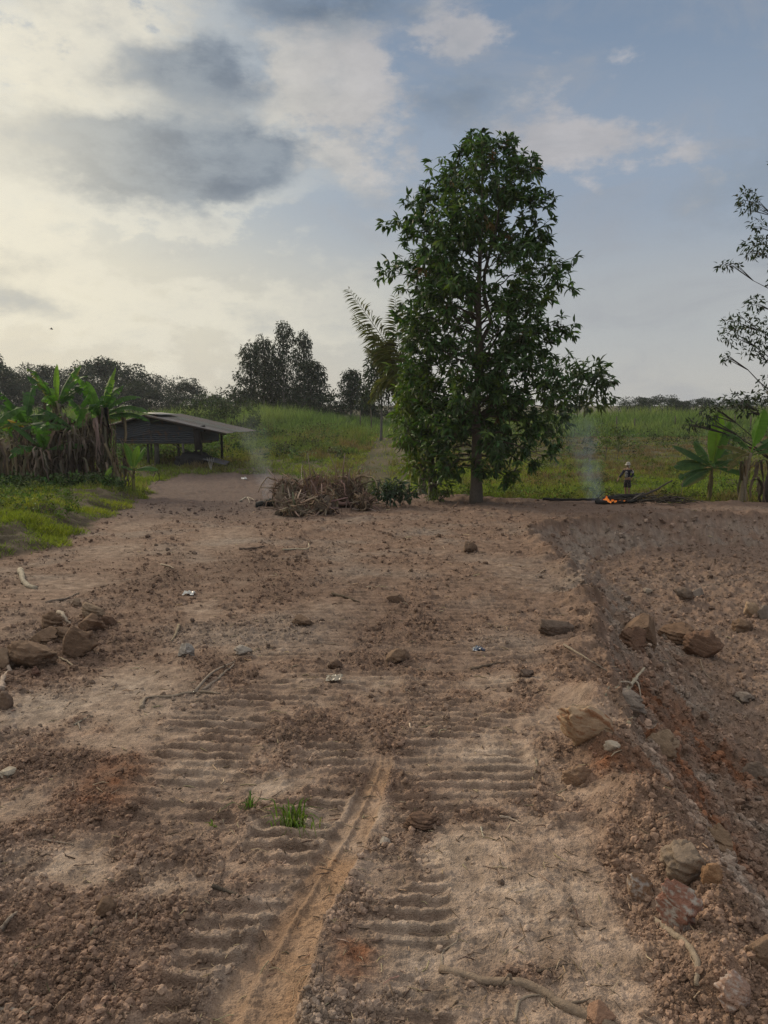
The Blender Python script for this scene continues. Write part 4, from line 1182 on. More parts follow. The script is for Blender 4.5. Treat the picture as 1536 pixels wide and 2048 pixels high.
def person():
    px, D = 1254, 31.0
    x = at(px, 990, D)[0]; z = gz(x, D)
    root = thing('person', 'person in pale cap, dark top and patterned shorts standing behind the fire, arm held out', 'person', (x, D, z), R(38))
    root.scale = (.92, .92, .92)
    skin = attr_mat('skin', 0.6, 30, 0.08, colour=(0.27, 0.155, 0.10))
    V = []; Ed = []; Rd = []
    def J(p, r, par=None):
        V.append(tuple(p)); Rd.append(r)
        if par is not None: Ed.append((par, len(V) - 1))
        return len(V) - 1
    pel = J((0, 0, .82), (.115, .135)); sp = J((0.0, 0, .98), (.095, .12), pel); ch = J((0.0, 0, 1.15), (.10, .14), sp); nb = J((-.005, 0, 1.285), (.06, .07), ch)
    nk = J((-.015, 0, 1.335), .045, nb); jw = J((-.03, 0, 1.40), (.062, .055), nk); hd = J((-.02, 0, 1.475), (.085, .072), jw); tp = J((-.012, 0, 1.545), (.055, .05), hd)
    J((-.115, 0, 1.435), .013, jw)   # nose
    for s in (-1, 1):
        hp = J((0, s * .085, .76), .085, pel); kn = J((-.015, s * .085, .44), .052, hp); cf = J((0.01, s * .085, .30), .05, kn); an = J((0.01, s * .085, .075), .033, cf)
        hl = J((0.0, s * .085, .035), .035, an); J((-.13, s * .10, .025), .028, hl)
        J((-.01, s * .082, 1.455), .014, hd)   # ear
    def hand(w, d, up, sd):
        d = unit(np.array(d)); up = unit(np.array(up)); sv = unit(np.cross(d, up)) * sd
        p0 = np.array(V[w]); pm = J(p0 + d * .055, (.030, .016), w); pe = J(p0 + d * .095, (.028, .014), pm)
        for q, (o_, l) in enumerate(((-.027, .062), (-.009, .07), (.009, .066), (.027, .052))):
            a = J(p0 + d * .105 + sv * o_, .0095, pe); b = J(p0 + d * (.105 + l * .5) + sv * o_ * 1.15 - up * .008, .009, a); J(p0 + d * (.105 + l) + sv * o_ * 1.15 - up * .026, .0075, b)
        a = J(p0 + d * .05 - sv * .034, .0105, pm); J(p0 + d * .085 - sv * .052 - up * .01, .009, a)
    # far arm held out, near arm bent across the waist
    s1 = J((0.0, .155, 1.245), .058, nb); e1 = J((-.10, .235, 1.03), .043, s1); w1 = J((-.265, .27, .87), .030, e1); hand(w1, (-.6, .1, -.75), (-.75, 0, .6), 1)
    s2 = J((0.0, -.155, 1.245), .058, nb); e2 = J((.07, -.225, 1.02), .043, s2); w2 = J((-.10, -.17, .90), .030, e2); hand(w2, (-.8, .45, -.25), (-.2, -.6, .6), -1)
    skin_obj('body', V, Ed, Rd, skin, root, 0, 2)
    # clothes follow the body
    def fabric(name, base, spots, scale=26, lo=0.52, hi=0.6):
        m = bpy.data.materials.new(name); m.use_nodes = True; t = m.node_tree; t.nodes.clear(); g = G(t)
        P = E(g, g.node('ShaderNodeTexCoord').outputs['Object'])
        c = g.mix(g.ss(g.noise(P, scale, 3, 0.6), lo, hi), base, spots)
        b = g.node('ShaderNodeBsdfPrincipled'); g.put(b.inputs['Base Color'], c); b.inputs['Roughness'].default_value = 0.95
        t.links.new(b.outputs[0], g.node('ShaderNodeOutputMaterial').inputs[0]); return m
    navy = fabric('navy cloth', (0.014, 0.015, 0.030), (0.03, 0.03, 0.05), 8)
    prt = fabric('printed cloth', (0.30, 0.28, 0.27), (0.05, 0.045, 0.06), 22, 0.47, 0.55)
    pale = fabric('pale cloth', (0.36, 0.35, 0.40), (0.22, 0.21, 0.26), 20)
    shorts = fabric('patterned cloth', (0.018, 0.015, 0.020), (0.16, 0.12, 0.10), 26, 0.56, 0.66)
    cap = fabric('cap cloth', (0.42, 0.38, 0.33), (0.20, 0.17, 0.16), 16, .5, .62)
    V = []; Ed = []; Rd = []
    hem = J((0, 0, .76), (.13, .145)); a = J((0, 0, .98), (.11, .128), hem); c = J((0, 0, 1.16), (.115, .15), a); n_ = J((-.005, 0, 1.285), (.085, .095), c)
    q = J((0.0, .155, 1.245), .075, n_); q = J((-.10, .235, 1.03), .058, q); J((-.255, .268, .88), .042, q)
    q = J((0.0, -.155, 1.245), .075, n_); q = J((.07, -.225, 1.02), .060, q); J((-.09, -.175, .905), .043, q)
    skin_obj('shirt', V, Ed, Rd, navy, root, 0, 2)
    V = []; Ed = []; Rd = []
    a = J((-.075, .0, .86), (.075, .125)); b = J((-.082, 0, 1.0), (.066, .115), a); J((-.085, 0, 1.19), (.062, .12), b)
    skin_obj('bib', V, Ed, Rd, prt, root, 0, 2)
    V = []; Ed = []; Rd = []
    a = J((0.012, -.175, 1.21), .078); b = J((.055, -.215, 1.07), .068, a)
    skin_obj('sleeve_patch', V, Ed, Rd, pale, root, 0, 2)
    V = []; Ed = []; Rd = []
    w = J((0, 0, .93), (.115, .13)); h_ = J((0, 0, .76), (.125, .145), w)
    for s in (-1, 1):
        q = J((0, s * .09, .66), .100, h_); J((-.01, s * .09, .43), .088, q)
    skin_obj('shorts', V, Ed, Rd, shorts, root, 0, 2)
    # cap with brim and neck cloth
    hm = MB()
    prof = [(0.0, 1.588), (.05, 1.582), (.088, 1.55), (.103, 1.49), (.105, 1.475)]
    k = 20; a = np.arange(k) / k * 2 * np.pi
    Vv = np.vstack([np.stack([np.cos(a) * r * 1.05 - .015, np.sin(a) * r * .92, np.full(k, z_)], 1) for r, z_ in prof] + [np.stack([np.cos(a) * .125 - .015 - .06 * (np.cos(a) < -0.3), np.sin(a) * .108, 1.462 - .012 * (np.cos(a) < -.3) + 0 * a], 1)])
    i = np.arange(len(prof))[:, None] * k; j = np.arange(k)[None]; j2 = (j + 1) % k
    F = np.stack([i + j, i + j2, i + k + j2, i + k + j], -1).reshape(-1, 4)
    hm.add(Vv, [F]); hm.build('cap', cap, root)
    V = []; Ed = []; Rd = []
    a = J((.045, 0, 1.47), (.06, .075)); b = J((.035, 0, 1.38), (.055, .07), a); J((.02, 0, 1.31), (.07, .09), b)
    skin_obj('neck_cloth', V, Ed, Rd, cap, root, 0, 2)
    hair = MB(); v, f = ico(2); hair.add(v * [.03, .07, .05] + [.035, 0, 1.45], [f]); hair.build('hair', attr_mat('hair', .6, colour=(0.01, .008, .007)), root)
    ey = attr_mat('eye', .3, colour=(0.015, .012, .01))
    for s in (-1, 1):
        m = MB(); v, f = ico(1); m.add(v * .0085 + [-.098, s * .03, 1.465], [f]); m.build('eye', ey, root)
person()

# ------------------------------------------------------------------ uprooted stumps, charred log, brush
def stump(label, px, py, wpx, hpx, seed, spin=0.0, fibre=60, col=(0.135, 0.095, 0.068), up=0.6, name='uprooted_stump', lift=0.0):
    p = spot(px, py); k = p.y / FPX; w = wpx * k * 0.5; h = hpx * k * 0.82
    rg = np.random.default_rng(seed)
    root = thing(name, label, 'stump', (p.x, p.y, p.z + lift))
    bm_ = MB(); v, f = ico(4)
    v = v * (1 + 0.45 * n3(v * 1.7, seed) + 0.22 * n3(v * 5, seed + 1) + .10 * n3(v * 13, seed + 2))[:, None] * [w * 0.52, w * 0.42, h * 0.40] + [0, 0, h * 0.30]
    bm_.add(v, [f], vary(col, 1, rg, .1, .03)[0]); bm_.build('root_ball', M_EARTH, root)
    rb = MB(); cen = np.array([0, 0, h * .32])
    for q in range(34):   # roots winding round and over the ball, a few breaking out
        d = rand_dirs(1, rg, 0.3)[0]; t_ = unit(np.cross(d, rg.normal(size=3))); P_ = []; shell = rg.uniform(.92, 1.12); grow = rg.uniform(.02, .05) if q % 4 else rg.uniform(.08, .16)
        for st in range(rg.integers(7, 12)):
            P_.append(cen + d * shell * [w * .55, w * .45, h * .46]); d = unit(d + t_ * .15 + rg.normal(0, .07, 3) + [0, 0, -.03]); t_ = unit(t_ - d * np.dot(t_, d) + rg.normal(0, .25, 3)); shell += grow
        P_ = np.array(P_); P_[:, 2] = np.maximum(P_[:, 2], rg.uniform(0, .03))
        r = rg.uniform(.010, .032) * (0.6 + w) * (1.5 if q % 9 == 0 else 1); m_ = 18
        v, f = tube(smooth_path(P_, m_), np.linspace(r, r * .25, m_) * (1 + .12 * rg.normal(0, 1, m_)), 6, .12, q); rb.add(v, f, vary((0.20, 0.145, 0.105), 1, rg, .35, .07)[0])
    for q in range(24):   # broken straight pieces caught in the tangle
        d = rand_dirs(1, rg, .2)[0]; s0 = cen + d * [w * .35, w * .3, h * .3]; e = s0 + unit(d + rg.normal(0, .6, 3)) * w * rg.uniform(.5, 1.25); e[2] = max(e[2], .0)
        r = rg.uniform(.010, .03); v, f = tube([s0, (s0 + e) / 2 + rg.normal(0, .02, 3), e], [r, r * .9, r * .55], 6, .1, q); rb.add(v, f, vary((0.22, .17, .13), 1, rg, .35, .07)[0])
    rb.build('roots', M_WOOD, root)
    fb = MB()
    for q in range(fibre):
        d = rand_dirs(1, rg, 0.3)[0]; s0 = d * [w * .6, w * .5, h * .45] + [0, 0, h * .42]
        e = s0 + rand_dirs(1, rg, -0.15)[0] * w * rg.uniform(.25, .8); e[2] = max(e[2], 0.0)
        m = (s0 + e) / 2 + rg.normal(0, .15 * w, 3) + [0, 0, .06]
        v, f = tube(smooth_path([s0 * .8, s0, m, e], 8), np.linspace(.008, .003, 8), 4); fb.add(v, f, vary((0.22, 0.15, 0.10), 1, rg, .35, .08)[0])
    fb.build('rootlets', M_WOOD, root)
stump('pale root ball at the upper left of the uprooted heap', 575, 1015, 92, 84, 301, fibre=80, col=(0.19, 0.15, 0.11))
stump('reddish uprooted stump at the top middle of the heap bristling with fine roots', 632, 1010, 110, 88, 302, fibre=150, col=(0.135, 0.085, 0.06))
stump('large brown root mass at the right end of the uprooted heap', 695, 1012, 130, 92, 303, fibre=190, col=(0.13, 0.09, 0.065))
stump('grey knobbly stump low at the front of the uprooted heap', 650, 1028, 80, 66, 304, fibre=50, col=(0.16, 0.125, 0.10))
stump('forked brown stump with thick roots at the front left of the heap', 590, 1032, 78, 48, 305, fibre=30, col=(0.15, 0.115, 0.085))
stump('small dark root clump at the right foot of the heap', 728, 1020, 56, 50, 306, fibre=60, col=(0.11, 0.08, 0.06))

def stick(label, pts, r, seed, col=(0.24, 0.19, 0.145), name='stick', forks=(), lift=0.15, n=18, cat='stick', r1=0.35, mat=None, z0=None, knob=0.12):
    """dead branch lying along photograph pixels; r in metres; forks: (where 0..1, pixel end, radius share)"""
    P = np.array([spot(*q[:2]) for q in pts], float)
    for i, q in enumerate(pts):
        P[i, 2] += r * lift + (q[2] if len(q) > 2 else 0)
    r = r * .85
    rg = np.random.default_rng(seed)
    S = smooth_path(P, n) + rg.normal(0, r * 0.18, (n, 3))
    gzs, _ = terrain(S[:, 0], S[:, 1])
    S[:, 2] = np.maximum(S[:, 2], gzs - r * 0.1); S[1:-1, 2] = (S[:-2, 2] + S[1:-1, 2] * 2 + S[2:, 2]) / 4
    o = S[0].copy()
    mb = MB(); v, f = tube(S - o, np.linspace(r, r * r1, n) * (1 + knob * rg.normal(0, 1, n)), 8, 0.08, seed); mb.add(v, f, vary(col, 1, rg, .08, .03)[0])
    ob = mb.build(name, mat or M_WOOD); ob.location = o
    tag(ob, label, cat)
    for (t, q, sh) in forks:
        a = S[int(t * (n - 1))]; b = np.array(spot(*q[:2])); b[2] += r * 0.4 + (q[2] if len(q) > 2 else 0)
        F = smooth_path([a, (a + b) / 2 + rg.normal(0, r, 3) + [0, 0, r], b], 10) - o
        fm = MB(); v, f = tube(F, np.linspace(r * sh, r * sh * .3, 10), 6, .08, seed + 1); fm.add(v, f, np.array(col) * 1.02); fm.build('side_branch', mat or M_WOOD, ob)
    return ob

def log_(label, a, b, r, seed, col=(0.016, 0.015, 0.015), mat=None, ra=0.0, rb=0.0, name='charred_log'):
    return stick(label, [(*a, ra), (*b, rb)], r, seed, col, name, n=16, cat='log', r1=0.75, mat=mat or M_CHAR, knob=0.08)
log_('black charred log end smouldering at the left of the uprooted heap', (512, 1014), (560, 1010), 0.16, 311, rb=0.1)
log_('half burnt brown log lying at the front of the uprooted heap', (556, 1030), (612, 1012), 0.10, 312, (0.09, 0.068, 0.052), M_WOOD, rb=.12)
stick('pale twisted root lying left of the charred log end', [(480, 1003), (495, 998, .05), (510, 1001)], 0.04, 313, (0.34, 0.29, 0.23), forks=[(.5, (500, 1008), .6)])
stick('long thick root reaching down from the heap to the right', [(690, 990, .25), (715, 1000, .12), (735, 1018), (760, 1022)], 0.05, 314, (0.19, 0.145, 0.11))
stick('root crossing the front of the heap', [(640, 985, .25), (668, 1000, .2), (700, 1002, .15), (730, 1016)], 0.04, 315, (0.22, 0.17, 0.13))
stick('upright pale stub poking out of the top of the heap', [(606, 985, .35), (603, 972, .55), (604, 960, .7)], 0.025, 316, (0.34, 0.30, 0.24))
# ------------------------------------------------------------------ fire and its fuel
fr = spot(1215, 1007).y
def fp(px, py, dz=0.0, D=None):
    """photograph pixel taken at the distance of the fire, kept on or above the soil"""
    D = D or fr
    p = at(px, py, D); p[2] = max(p[2], gz(p[0], D) + dz); return p
def fuel(label, pts, r, seed, col=(0.02, 0.018, 0.017), mat=None, r1=0.6, name='charred_log', cat='log', dD=0.0, forks=()):
    P = np.array([fp(q[0], q[1], r * .4, fr + dD + (q[2] if len(q) > 2 else 0)) for q in pts]); n = 14
    S = smooth_path(P, n); rg = np.random.default_rng(seed); S += rg.normal(0, r * .15, S.shape)
    mb = MB(); v, f = tube(S - S[0], np.linspace(r, r * r1, n), 9, .1, seed); mb.add(v, f, vary(col, 1, rg, .1, .05)[0])
    ob = mb.build(name, mat or M_CHAR); ob.location = S[0]; tag(ob, label, cat)
    for q in forks:
        a = S[n // 2]; b = fp(q[0], q[1], 0, fr + dD); fm = MB(); v, f = tube(smooth_path([a, (a + b) / 2 + [0, 0, .05], b], 8) - S[0], np.linspace(r * .6, r * .2, 8), 6); fm.add(v, f, col); fm.build('side_branch', mat or M_CHAR, ob)
    return ob
fuel('long burnt log lying behind the flames, reaching right past the feet of the person', [(1205, 1000), (1235, 995), (1290, 989, .3)], 0.11, 401)
fuel('blackened log in front of the flames', [(1190, 1003), (1230, 1005), (1275, 1001)], 0.07, 402, dD=-0.35)
fuel('thin black pole lying left of the fire along the edge of the field', [(1085, 998), (1130, 999), (1200, 999)], 0.045, 403, r1=.8)
fuel('grey brown branch propped up to the right out of the fuel heap', [(1268, 995), (1300, 985, .2), (1344, 961, .4)], 0.045, 404, (0.06, .05, .042), M_WOOD, .5, 'branch', 'branch')
fuel('pale thin branch slanting across the fuel heap', [(1258, 1004), (1275, 992), (1288, 984)], 0.025, 405, (0.16, .14, .125), M_WOOD, .4, 'branch', 'branch', -.3)
fuel('dark bent twig arching over the flames', [(1196, 996), (1206, 986), (1215, 985), (1228, 994)], 0.016, 406, (0.03, .028, .025), M_WOOD, .4, 'branch', 'branch')
fuel('curved grey stick at the right end of the fuel heap', [(1262, 1006), (1310, 998), (1350, 999)], 0.03, 407, (0.12, .10, .085), M_WOOD, .4, 'branch', 'branch', -.2)
fuel('forked dark branch lying low at the right of the fuel heap', [(1280, 1001), (1320, 1000), (1365, 1003)], 0.04, 408, (0.05, .043, .037), M_WOOD, .5, 'branch', 'branch', .2, [(1335, 990), (1350, 994)])
hb = MB(); rg = np.random.default_rng(44)
for q in range(150):
    a = fp(rg.uniform(1250, 1375), rg.uniform(994, 1006), .01, fr + rg.uniform(-.5, .5)); d = unit(np.array([rg.normal(0, 1), rg.normal(0, .5), rg.normal(0, .22)])) * rg.uniform(.2, .75)
    v, f = tube([a, a + d / 2 + [0, 0, rg.uniform(0, .06)], a + d], [.011, .009, .004], 4); hb.add(v, f, vary((0.07, .06, .05), 1, rg, .5, .05)[0])
tag(hb.build('brushwood', M_WOOD), 'tangle of thin dark brushwood heaped right of the flames', 'brushwood', kind='stuff')

def flame_mat():
    m = bpy.data.materials.new('flame'); m.use_nodes = True; t = m.node_tree; t.nodes.clear(); g = G(t)
    a = g.node('ShaderNodeAttribute', attribute_name='Col')
    e = g.node('ShaderNodeEmission'); t.links.new(a.outputs['Color'], e.inputs[0]); e.inputs[1].default_value = 1.0
    tr = g.node('ShaderNodeBsdfTransparent'); mx = g.node('ShaderNodeMixShader'); mx.inputs[0].default_value = 0.72
    t.links.new(tr.outputs[0], mx.inputs[1]); t.links.new(e.outputs[0], mx.inputs[2])
    t.links.new(mx.outputs[0], g.node('ShaderNodeOutputMaterial').inputs[0]); return m
M_FLAME = flame_mat()
ft = thing('fire', 'small orange flames licking up between the burning logs', 'fire', fp(1214, 1003))
fo = np.array(ft.location)
for q, (px, base, top, w, D_) in enumerate([(1211, 1003, 983, .10, 0), (1216, 1004, 991, .07, -.2), (1208, 1003, 994, .06, .1), (1226, 1003, 996, .10, -.1), (1232, 1004, 999, .09, -.15), (1248, 1003, 998, .08, -.1), (1219, 1005, 1000, .10, -.3), (1240, 1003, 999, .06, .05)]):
    a = fp(px, base, 0, fr + D_ - .25); h = 0.6 * (base - top) * fr / FPX; rg = np.random.default_rng(500 + q)
    t_ = np.linspace(0, 1, 12); P = np.stack([w * .5 * np.sin(t_ * 3 + q) * t_, 0 * t_, h * t_], 1) + a - fo
    v, f = tube(P, w * .6 * (1 - t_) ** .8 * (.4 + 1.6 * np.minimum(t_ * 3, 1)) * .6 + .003, 8, .12, q)
    cc = np.array([.70, .23, .05])[None] + (np.array([.36, .07, .012]) - np.array([.70, .23, .05]))[None] * np.clip((v[:, 2:] - P[0, 2]) / h, 0, 1)
    m = MB(); m.add(v, f, cc); m.build('flame', M_FLAME, ft)

# ------------------------------------------------------------------ grass, weeds and crops
def terrain_z(x, y):
    z = np.empty_like(x); d = np.empty_like(x); s = np.empty_like(x)
    for i in range(0, len(x), 150000):
        zz, M = terrain(x[i:i + 150000], y[i:i + 150000]); z[i:i + 150000] = zz; d[i:i + 150000] = M['dirt']; s[i:i + 150000] = M['sd']
    return z, d, s
def wedge(n, y0, y1, a0, a1, rg, power=1.0):
    """random metre positions in a slice of land between two headings"""
    y = (rg.uniform(y0 ** power, y1 ** power, n)) ** (1 / power); return y * rg.uniform(math.tan(R(a0)), math.tan(R(a1)), n), y
PZ = at(1254, 990, 31)[0] / 31
def trodden(x, y): return np.where((np.abs(x / y - PZ) < .022) & (y > 23) & (y < 31.6), .22, 1.0)
def turf(name, label, x, y, z, h, w, cols, rg, per=1, lean=0.5, spread=0.06, mat=None):
    if per > 1:
        x = np.repeat(x, per) + rg.normal(0, 1, len(x) * per) * spread; y = np.repeat(y, per) + rg.normal(0, 1, len(y) * per) * spread
        z = np.repeat(z, per); h = np.repeat(h, per); w = np.repeat(w, per); cols = np.repeat(cols, per, 0)
    n = len(x); h = h * trodden(x, y)
    d = unit(np.stack([rg.normal(0, lean, n), rg.normal(0, lean, n), np.ones(n)], 1)); nn = unit(np.stack([rg.normal(0, 1, n), rg.normal(0, 1, n), np.full(n, .15)], 1))
    hh = h * rg.uniform(.6, 1.2, n)
    mb = MB(); cols = np.clip(cols * (1 + rg.normal(0, .22, (n, 1))), .005, .8)
    scatter(mb, BLADE_V, BLADE_F, frames(d, nn), np.stack([w, hh, hh], 1), np.stack([x, y, z - .01], 1), cols)
    return tag(mb.build(name, mat or M_GRASS), label, 'grass', kind='stuff')
def blend(stops, f):
    f = np.clip(f, 0, 1) * (len(stops) - 1); i = np.minimum(f.astype(int), len(stops) - 2); s = np.array(stops); return s[i] + (s[i + 1] - s[i]) * (f - i)[:, None]
TRK = [(np.array([on_ground(*p) for p in [(735, 990), (752, 930), (772, 880), (782, 850)]]), 0.8), (np.array([on_ground(*p) for p in [(838, 990), (815, 930), (806, 880), (800, 850)]]), 0.7)]
def on_track(x, y):
    m = np.zeros_like(x)
    for q, hw in TRK:
        o = np.argsort(q[:, 1]); xc = np.interp(y, q[o, 1], q[o, 0]); m = np.maximum(m, (np.abs(x - xc) < hw) * 1.0)
    return m
rg = np.random.default_rng(600)
# field behind the earth
x, y = wedge(90000, 25, 80, -31, 31, rg, 1.4)
z, d, s = terrain_z(x, y)
n1 = fbm(x * .16, y * .16, 4, 201); n2 = fbm(x * .6, y * .6, 3, 211)
keep = (d < .25) & ((on_track(x, y) < .5) | (rg.random(len(x)) < .10)) & (rg.random(len(x)) < np.clip(.75 + n2 * 1.2, .12, 1))
x, y, z, n1, n2 = [q[keep] for q in (x, y, z, n1, n2)]
mown = sstep(x, 2, 6) * sstep(y, 42, 50)
f = np.clip(.48 + n1 * 1.2 + n2 * .8 + .2 * mown, 0, 1)
cols = blend([(0.065, 0.105, 0.030), (0.115, 0.160, 0.040), (0.165, 0.200, 0.050), (0.150, 0.130, 0.060), (0.16, 0.115, 0.075)], f)
h = np.clip(.24 + .42 * n2 + .25 * n1, .06, .8) * (1 - .55 * mown) * np.where(x < -2, 1 + .9 * sstep(y, 42, 60), 1)
turf('grass', 'rough green and yellowing grass of the field behind the bare earth', x, y, z, h, np.full(len(x), .022) + .00045 * y, cols, rg, 3, .55, .10)
# bright mown patch behind the big tree and the person
x, y = wedge(26000, 27.5, 42, 2, 30, rg, 1.3); z, d, s = terrain_z(x, y); keep = (d < .2) & (np.hypot(x - at(1254, 990, 31)[0], (y - 30.3) * .7) > .6); x, y, z = x[keep], y[keep], z[keep]
n1 = fbm(x * .35, y * .5, 4, 221)
turf('grass', 'short bright green grass round the person and behind the tall tree', x, y, z, np.clip(.14 + .2 * n1, .05, .4), np.full(len(x), .026), blend([(0.08, .13, .02), (0.16, .225, .028), (0.20, .25, .035), (0.15, .15, .05)], .45 + n1 * .9), rg, 2, .6, .08)
# tall grass and cane on the crest
x, y = wedge(22000, 66, 90, -33, 33, rg, 1); z, d, s = terrain_z(x, y)
n1 = fbm(x * .12, y * .12, 3, 231); n2 = fbm(x * .6, y * .6, 2, 233)
hh = np.interp(x / y * FPX + 768, [-200, 420, 520, 640, 700, 760, 830, 1200, 1536, 1800], [1.8, 1.8, 2.2, 2.0, 1.4, .9, 1.1, 1.75, 1.9, 1.9]) * (0.25 + 0.75 * sstep(y, 66, 80))
turf('tall_grass', 'tall pale green cane grass along the crest of the field', x, y, z, hh * np.clip(.9 + .5 * n1 + .6 * n2, .35, 1.3), np.full(len(x), .09), blend([(0.075, .125, .045), (0.11, .165, .06), (0.16, .20, .085)], .5 + n1 + .5 * n2), rg, 4, .20, .25)
# chest high growth left of the field track
x, y = wedge(9000, 50, 76, -27, -1, rg, 1.2); z, d, s = terrain_z(x, y); n1 = fbm(x * .25, y * .25, 3, 241)
keep = (n1 > -.12) & (on_track(x, y) < .5) & (x / y * FPX + 768 < 735); x, y, z, n1 = x[keep], y[keep], z[keep], n1[keep]
turf('tall_grass', 'waist high grey green grass in clumps between the hut and the field track', x, y, z, np.clip(.6 + .9 * n1, .3, 1.3), np.full(len(x), .055), blend([(0.05, .085, .028), (0.085, .13, .038), (0.115, .15, .045), (0.13, .12, .06)], .4 + n1), rg, 4, .3, .18)
# verge along the left of the earth
x, y = wedge(60000, 10.5, 33, -34, -8, rg, 1.3); z, d, s = terrain_z(x, y)
n1 = fbm(x * .5, y * .5, 4, 251)
keep = (d < .45) & (rg.random(len(x)) < np.clip(.75 + 1.8 * n1, .12, 1)); x, y, z, n1, s = [q[keep] for q in (x, y, z, n1, s)]
turf('grass', 'low yellow green grass of the verge at the left', x, y, z, np.clip(.11 + .20 * n1, .04, .32), np.full(len(x), .013), blend([(0.07, .11, .026), (0.13, .17, .034), (0.24, .25, .04), (0.17, .16, .05)], .4 + n1 * .9), rg, 3, .6, .05)
c0 = np.array([on_ground(165, 985)]); x = c0[0, 0] + rg.normal(0, 1.0, 1500); y = c0[0, 1] + rg.normal(0, .45, 1500); z, d, s = terrain_z(x, y); k = d < .3
turf('grass', 'tuft of bright yellow green grass at the foot of the banana clump', x[k], y[k], z[k], np.full(k.sum(), .34), np.full(k.sum(), .014), blend([(0.18, .22, .025), (0.30, .31, .03)], rg.random(k.sum())), rg, 3, .35, .05)
for (px, py, sx, sy, n_, h_, lab) in [(60, 1075, 1.0, .35, 900, .15, 'patch of short fresh grass at the left edge below the dark bank'), (300, 960, 1.2, .8, 900, .2, 'green grass running out to the corner of the dirt road')]:
    c0 = on_ground(px, py); x = c0[0] + rg.normal(0, sx, n_); y = c0[1] + rg.normal(0, sy, n_); z, d, s = terrain_z(x, y); k = d < .6
    turf('grass', lab, x[k], y[k], z[k], np.full(k.sum(), h_), np.full(k.sum(), .012), blend([(0.08, .12, .02), (0.19, .22, .03)], rg.random(k.sum())), rg, 3, .5, .05)
# leafy weeds: round the hut, along the verge, edge of the field
def weeds(name, label, x, y, h, n_leaf, ln, cols, rg, cat='weeds'):
    z, d, s = terrain_z(x, y); k = d < .5; x, y, z, h, cols = x[k], y[k], z[k], h[k], cols[k]
    h = h * trodden(x, y)
    n = len(x) * n_leaf; T = np.stack([np.repeat(x, n_leaf), np.repeat(y, n_leaf), np.repeat(z, n_leaf)], 1); hh = np.repeat(h, n_leaf)
    T += np.stack([rg.normal(0, .35, n) * hh, rg.normal(0, .35, n) * hh, rg.uniform(0, 1, n) ** .7 * hh], 1)
    dd = unit(rand_dirs(n, rg) + [0, 0, .25]); l = ln * rg.uniform(.6, 1.3, n)
    mb = MB(); scatter(mb, OVAL_V, OVAL_F, frames(dd, unit(rg.normal(0, .5, (n, 3)) + [0, 0, 1])), np.stack([l * .55, l, l], 1), T, np.clip(np.repeat(cols, n_leaf, 0) * (1 + rg.normal(0, .25, (n, 1))), .005, .6))
    return tag(mb.build(name, M_LEAF_DULL), label, cat, kind='stuff')
x, y = wedge(420, 26, 34, -31, -19, rg); weeds('weeds', 'dark leafy weeds under the banana clump', x, y, rg.uniform(.2, .6, 420), 34, .13, vary((0.045, .075, .026), 420, rg, .3, .1), rg)
x, y = wedge(170, 17, 25, -31, -22, rg); weeds('weeds', 'leafy green weeds on the bank at the left', x, y, rg.uniform(.12, .4, 170), 26, .08, vary((0.08, .12, .03), 170, rg, .3, .1), rg)
x, y = wedge(700, 45, 62, -30, -12, rg); weeds('weeds', 'green weeds growing round and beyond the hut', x, y, rg.uniform(.25, .7, 700), 30, .16, vary((0.065, .11, .03), 700, rg, .3, .1), rg)
x, y = wedge(1400, 58, 105, -36, -12, rg); weeds('crop', 'pale green leafy crop in the field behind the banana plants', x, y, rg.uniform(.7, 1.3, 1400), 34, .30, vary((0.075, .125, .045), 1400, rg, .25, .08), rg, 'crop')
x, y = wedge(500, 28, 60, 3, 30, rg); weeds('weeds', 'scattered low weeds in the right hand field', x, y, rg.uniform(.15, .5, 500), 24, .12, vary((0.09, .125, .03), 500, rg, .35, .1), rg)
x, y = wedge(420, 26, 29.5, -1, 30, rg); weeds('weeds', 'yellow green weeds along the far edge of the bare earth', x, y, rg.uniform(.1, .4, 420), 22, .10, vary((0.10, .135, .028), 420, rg, .35, .1), rg)

x, y = wedge(420, 46, 76, -27, -3, rg); weeds('weeds', 'darker and browner weed clumps dotted through the field left of the track', x, y, rg.uniform(.4, 1.3, 420), 40, .17, vary((0.075, .095, .04), 420, rg, .4, .18), rg)
x, y = wedge(260, 50, 80, 5, 31, rg); weeds('weeds', 'dark weed clumps dotted over the upper part of the right hand field', x, y, rg.uniform(.3, 1.1, 260), 36, .16, vary((0.06, .08, .035), 260, rg, .4, .18), rg)

def bush_at(label, px, py, h, w, n, leaf, col, seed, cat='bush', name='bush'):
    p = spot(px, py); rg = np.random.default_rng(seed)
    return leafy(name, label, p, (h * .8, .02, (0, 0)), [(rg.uniform(-.5, .5) * w, rg.uniform(-.3, .3) * w, h * rg.uniform(.15, .85), w * .28, h * .2, n) for _ in range(9)], leaf, col, seed, cat=cat, mat=M_LEAF)
bush_at('clump of cut dark leafy branches lying between the uprooted heap and the tall tree', 800, 1012, .75, 1.0, 34, (.22, .08), (0.030, .052, .026), 611, 'branches', 'leafy_branches')
bush_at('light green leafy weed standing at the right end of the uprooted heap', 757, 1006, .95, .55, 24, (.13, .05), (0.07, .11, .03), 612, 'weed', 'weed')
bush_at('small green weed at the foot of the yellow green tree', 880, 1004, .4, .7, 20, (.12, .05), (0.085, .12, .03), 613, 'weed', 'weed')

